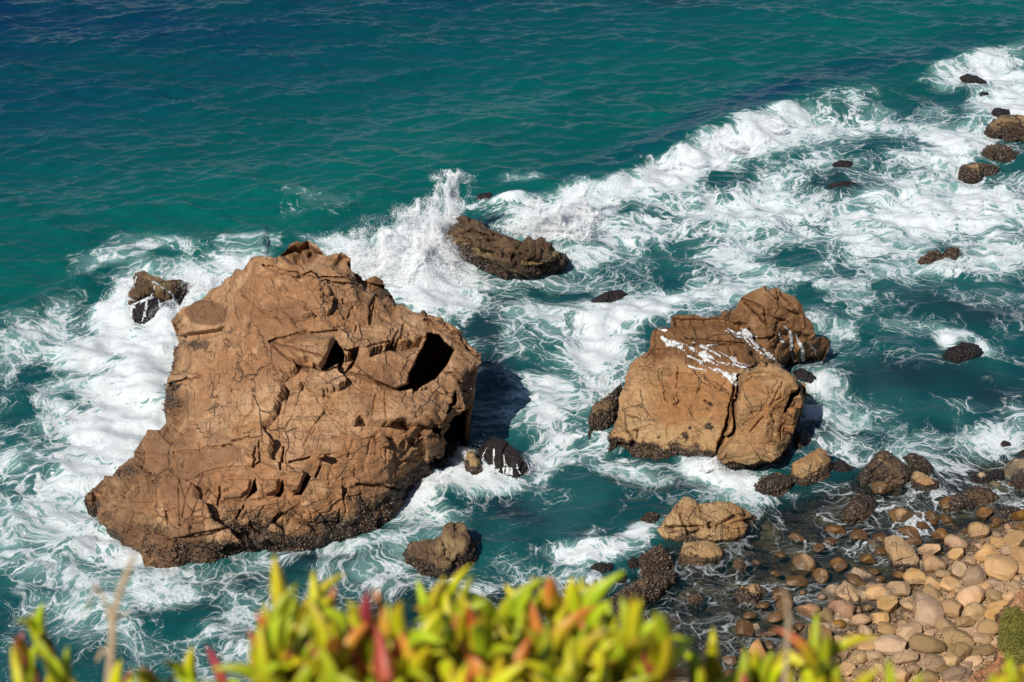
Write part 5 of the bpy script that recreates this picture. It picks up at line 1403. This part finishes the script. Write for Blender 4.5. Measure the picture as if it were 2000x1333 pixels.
HAND = [(72, 1172, 1.45, 4, 1.0, .5), (22, 1225, 1.4, 4, 1.0, 1.0), (100, 1262, 1.35, 6, .9, .3), (285, 1278, 1.4, 6, .85, .3), (345, 1268, 1.42, 6, .9, .6), (440, 1292, 1.4, 4, .9, .3), (180, 1310, 1.3, 6, .9, .5), (240, 1325, 1.3, 6, .9, .5), (400, 1320, 1.3, 6, .9, .6), (50, 1310, 1.3, 6, 1.0, .6),
        (525, 1140, 1.42, 6, 1.25, .35), (568, 1133, 1.44, 6, 1.2, .2), (622, 1137, 1.4, 6, 1.25, .5), (660, 1168, 1.35, 8, 1.15, .5), (540, 1215, 1.3, 8, 1.2, .5), (600, 1220, 1.25, 8, 1.2, .6), (690, 1195, 1.38, 6, 1.1, .3), (740, 1215, 1.3, 8, 1.2, .8), (800, 1195, 1.35, 8, 1.15, .5), (860, 1132, 1.45, 6, 1.2, .3),
        (905, 1137, 1.42, 6, 1.2, .5), (880, 1190, 1.35, 8, 1.2, .4), (948, 1140, 1.45, 6, 1.2, .5), (985, 1145, 1.4, 6, 1.2, .9), (1045, 1142, 1.45, 6, 1.2, .3), (1020, 1190, 1.36, 8, 1.2, .8), (1108, 1122, 1.43, 6, 1.3, .5), (1165, 1122, 1.43, 6, 1.3, .5), (1140, 1165, 1.36, 8, 1.2, .7), (1242, 1180, 1.42, 6, 1.2, .2),
        (1080, 1200, 1.32, 8, 1.2, .6), (960, 1210, 1.3, 8, 1.2, .6), (1200, 1225, 1.32, 8, 1.2, .8), (820, 1240, 1.25, 8, 1.2, .5), (700, 1250, 1.22, 8, 1.2, .7), (900, 1260, 1.22, 8, 1.2, .8), (1000, 1265, 1.2, 8, 1.2, .7), (1110, 1255, 1.22, 8, 1.2, .7), (560, 1280, 1.2, 8, 1.2, .8), (640, 1290, 1.2, 8, 1.2, .6),
        (770, 1295, 1.18, 8, 1.2, .6), (860, 1310, 1.16, 8, 1.2, .6), (960, 1315, 1.15, 8, 1.2, .7), (1060, 1310, 1.16, 8, 1.2, .5), (1160, 1300, 1.18, 8, 1.2, .9), (1260, 1275, 1.3, 6, 1.1, .7), (1310, 1290, 1.3, 6, 1.0, .6), (1388, 1222, 1.42, 4, 1.2, .15), (1350, 1275, 1.35, 6, 1.1, .4), (1475, 1238, 1.42, 4, 1.1, .2),
        (1508, 1248, 1.4, 4, 1.05, .3), (1440, 1300, 1.3, 6, 1.0, .6), (1535, 1290, 1.32, 6, 1.0, .3), (1612, 1205, 1.42, 4, 1.1, .1), (1652, 1225, 1.4, 6, 1.2, .2), (1600, 1285, 1.3, 8, 1.15, .3), (1680, 1280, 1.32, 8, 1.1, .7), (1740, 1310, 1.3, 6, 1.0, .4), (1800, 1322, 1.3, 6, .95, .6), (1960, 1255, 1.4, 4, 1.15, .2), (1930, 1310, 1.3, 6, 1.0, .7), (1995, 1290, 1.32, 6, 1.1, .5), (1870, 1335, 1.28, 6, .9, .5)]
for (px, py, d, n, s_, red) in HAND:
    ice_plant(px, py, d, n, s_ * 0.98, red, rl.normal() * 0.8)
for k in range(60):
    px = rl.uniform(500, 1300)
    ice_plant(px, rl.uniform(1165, 1290), rl.uniform(1.2, 1.4), 8, rl.uniform(.9, 1.15), rl.uniform(.2, .8), rl.normal())
for k in range(46):
    px = rl.uniform(-60, 2060)
    lo = np.interp(px, [0, 450, 520, 1250, 1350, 2000], [1345, 1350, 1270, 1280, 1330, 1350])
    ice_plant(px, lo + rl.uniform(5, 90), rl.uniform(1.12, 1.3), 8, rl.uniform(1.0, 1.2), rl.uniform(.3, .9), rl.normal())
tall = sorted(PLANTS, key=lambda t: t[1])
seen = {}
for i, (e, px, py, n, s_, red) in enumerate(tall):
    look = 'mostly red' if red > .75 else 'red-tipped' if red > .4 else 'yellow-green'
    zone = ('left of dry grass', 0) if px < 225 else ('just left of the middle clump', 1) if px < 500 else ('in left half of middle clump', 2) if px < 860 else ('in right half of middle clump', 3) if px < 1300 else ('below clear shallows', 4) if px < 1560 else ('below cobble beach', 5)
    row = 'high' if py < 1200 else 'middle-height' if py < 1275 else 'low'
    kx = (look, zone[0], row)
    seen[kx] = seen.get(kx, 0) + 1
    tot = sum(1 for t in tall if t[0].get('k') == str(kx))
    e['label'] = '|'.join((look, row, zone[0], str(seen[kx])))
for (e, *_r) in tall:
    look, row, zone, i = e['label'].split('|')
    i = int(i)
    nth = ['first', 'second', 'third', 'fourth', 'fifth', 'sixth', 'seventh', 'eighth', 'ninth', 'tenth', 'eleventh', 'twelfth', 'thirteenth', 'fourteenth', 'fifteenth', 'sixteenth', 'seventeenth', 'eighteenth', 'nineteenth', 'twentieth', 'twenty-first', 'twenty-second', 'twenty-third', 'twenty-fourth', 'twenty-fifth', 'twenty-sixth', 'twenty-seventh', 'twenty-eighth'][min(i - 1, 27)]
    tag(e, f'{row} {look} ice plant shoot {zone}, {nth} from left', 'ice plant', 'ice plants along the cliff edge')

# dry grass stalks
DRY = NT('dry_grass')
DRY = DRY.done(DRY.principled(Base_Color=DRY.mix(DRY.noise(DRY.pos(), 50, 3), (0.30, 0.20, 0.11), (0.52, 0.40, 0.25)), Roughness=0.9))


def tube(pts, rad, sides=7):
    V = []; Fq = []
    for k, p_ in enumerate(pts):
        for j in range(sides):
            th = 2 * math.pi * j / sides
            V.append((p_[0] + rad[k] * math.cos(th), p_[1] + rad[k] * math.sin(th) * .8, p_[2] + rad[k] * math.sin(th) * .5))
    for k in range(len(pts) - 1):
        for j in range(sides): Fq.append((k * sides + j, k * sides + (j + 1) % sides, (k + 1) * sides + (j + 1) % sides, (k + 1) * sides + j))
    return np.array(V), np.array(Fq)


def eye(px, py, d):
    u = (px - 1000) / FPX; v = (666.5 - py) / FPX
    return np.array([u, CP + v * SP, CAM_H - SP * 1.0 * 1 + 0 - CAM_H + v * CP]) * d + np.array([0, 0, CAM_H])


def stalk(lines, label, dist):
    root = bpy.data.objects.new('dry_grass_stalk', None); COL.objects.link(root)
    b = eye(*lines[0][0][0], dist)
    root.location = b
    for i, (pts, r0, r1, nm_) in enumerate(lines):
        W_ = [eye(a, c, dist + 0.01 * i) - b for a, c in pts]
        V, Fq = tube(W_, np.linspace(r0, r1, len(W_)))
        obj(nm_, mesh_np(nm_, V, Fq), DRY, root)
    tag(root, label, 'grass stalk', 'dry grass stalks')


stalk([([(205, 1420), (212, 1330), (218, 1260), (222, 1200), (232, 1160), (245, 1125), (258, 1095)], .0038, .0022, 'stem'), ([(220, 1230), (212, 1190), (200, 1165), (192, 1150)], .0024, .0010, 'branch'), ([(222, 1215), (240, 1200), (262, 1195)], .0018, .0008, 'branch'), ([(216, 1275), (200, 1270), (190, 1290)], .0022, .0012, 'branch'),
       ([(240, 1140), (252, 1110), (262, 1080)], .0036, .0012, 'seed_head'), ([(195, 1160), (186, 1140), (176, 1180), (160, 1205)], .0014, .0006, 'branch')], 'pale dry branching grass stalk among the ice plants at lower left', 1.35)
stalk([([(1528, 1420), (1533, 1330), (1537, 1260), (1540, 1210), (1536, 1170), (1530, 1150)], .0022, .0012, 'stem'), ([(1538, 1240), (1544, 1210), (1548, 1185)], .0016, .0008, 'seed_head')], 'thin dry grass stalk in front of the shallow water', 1.3)
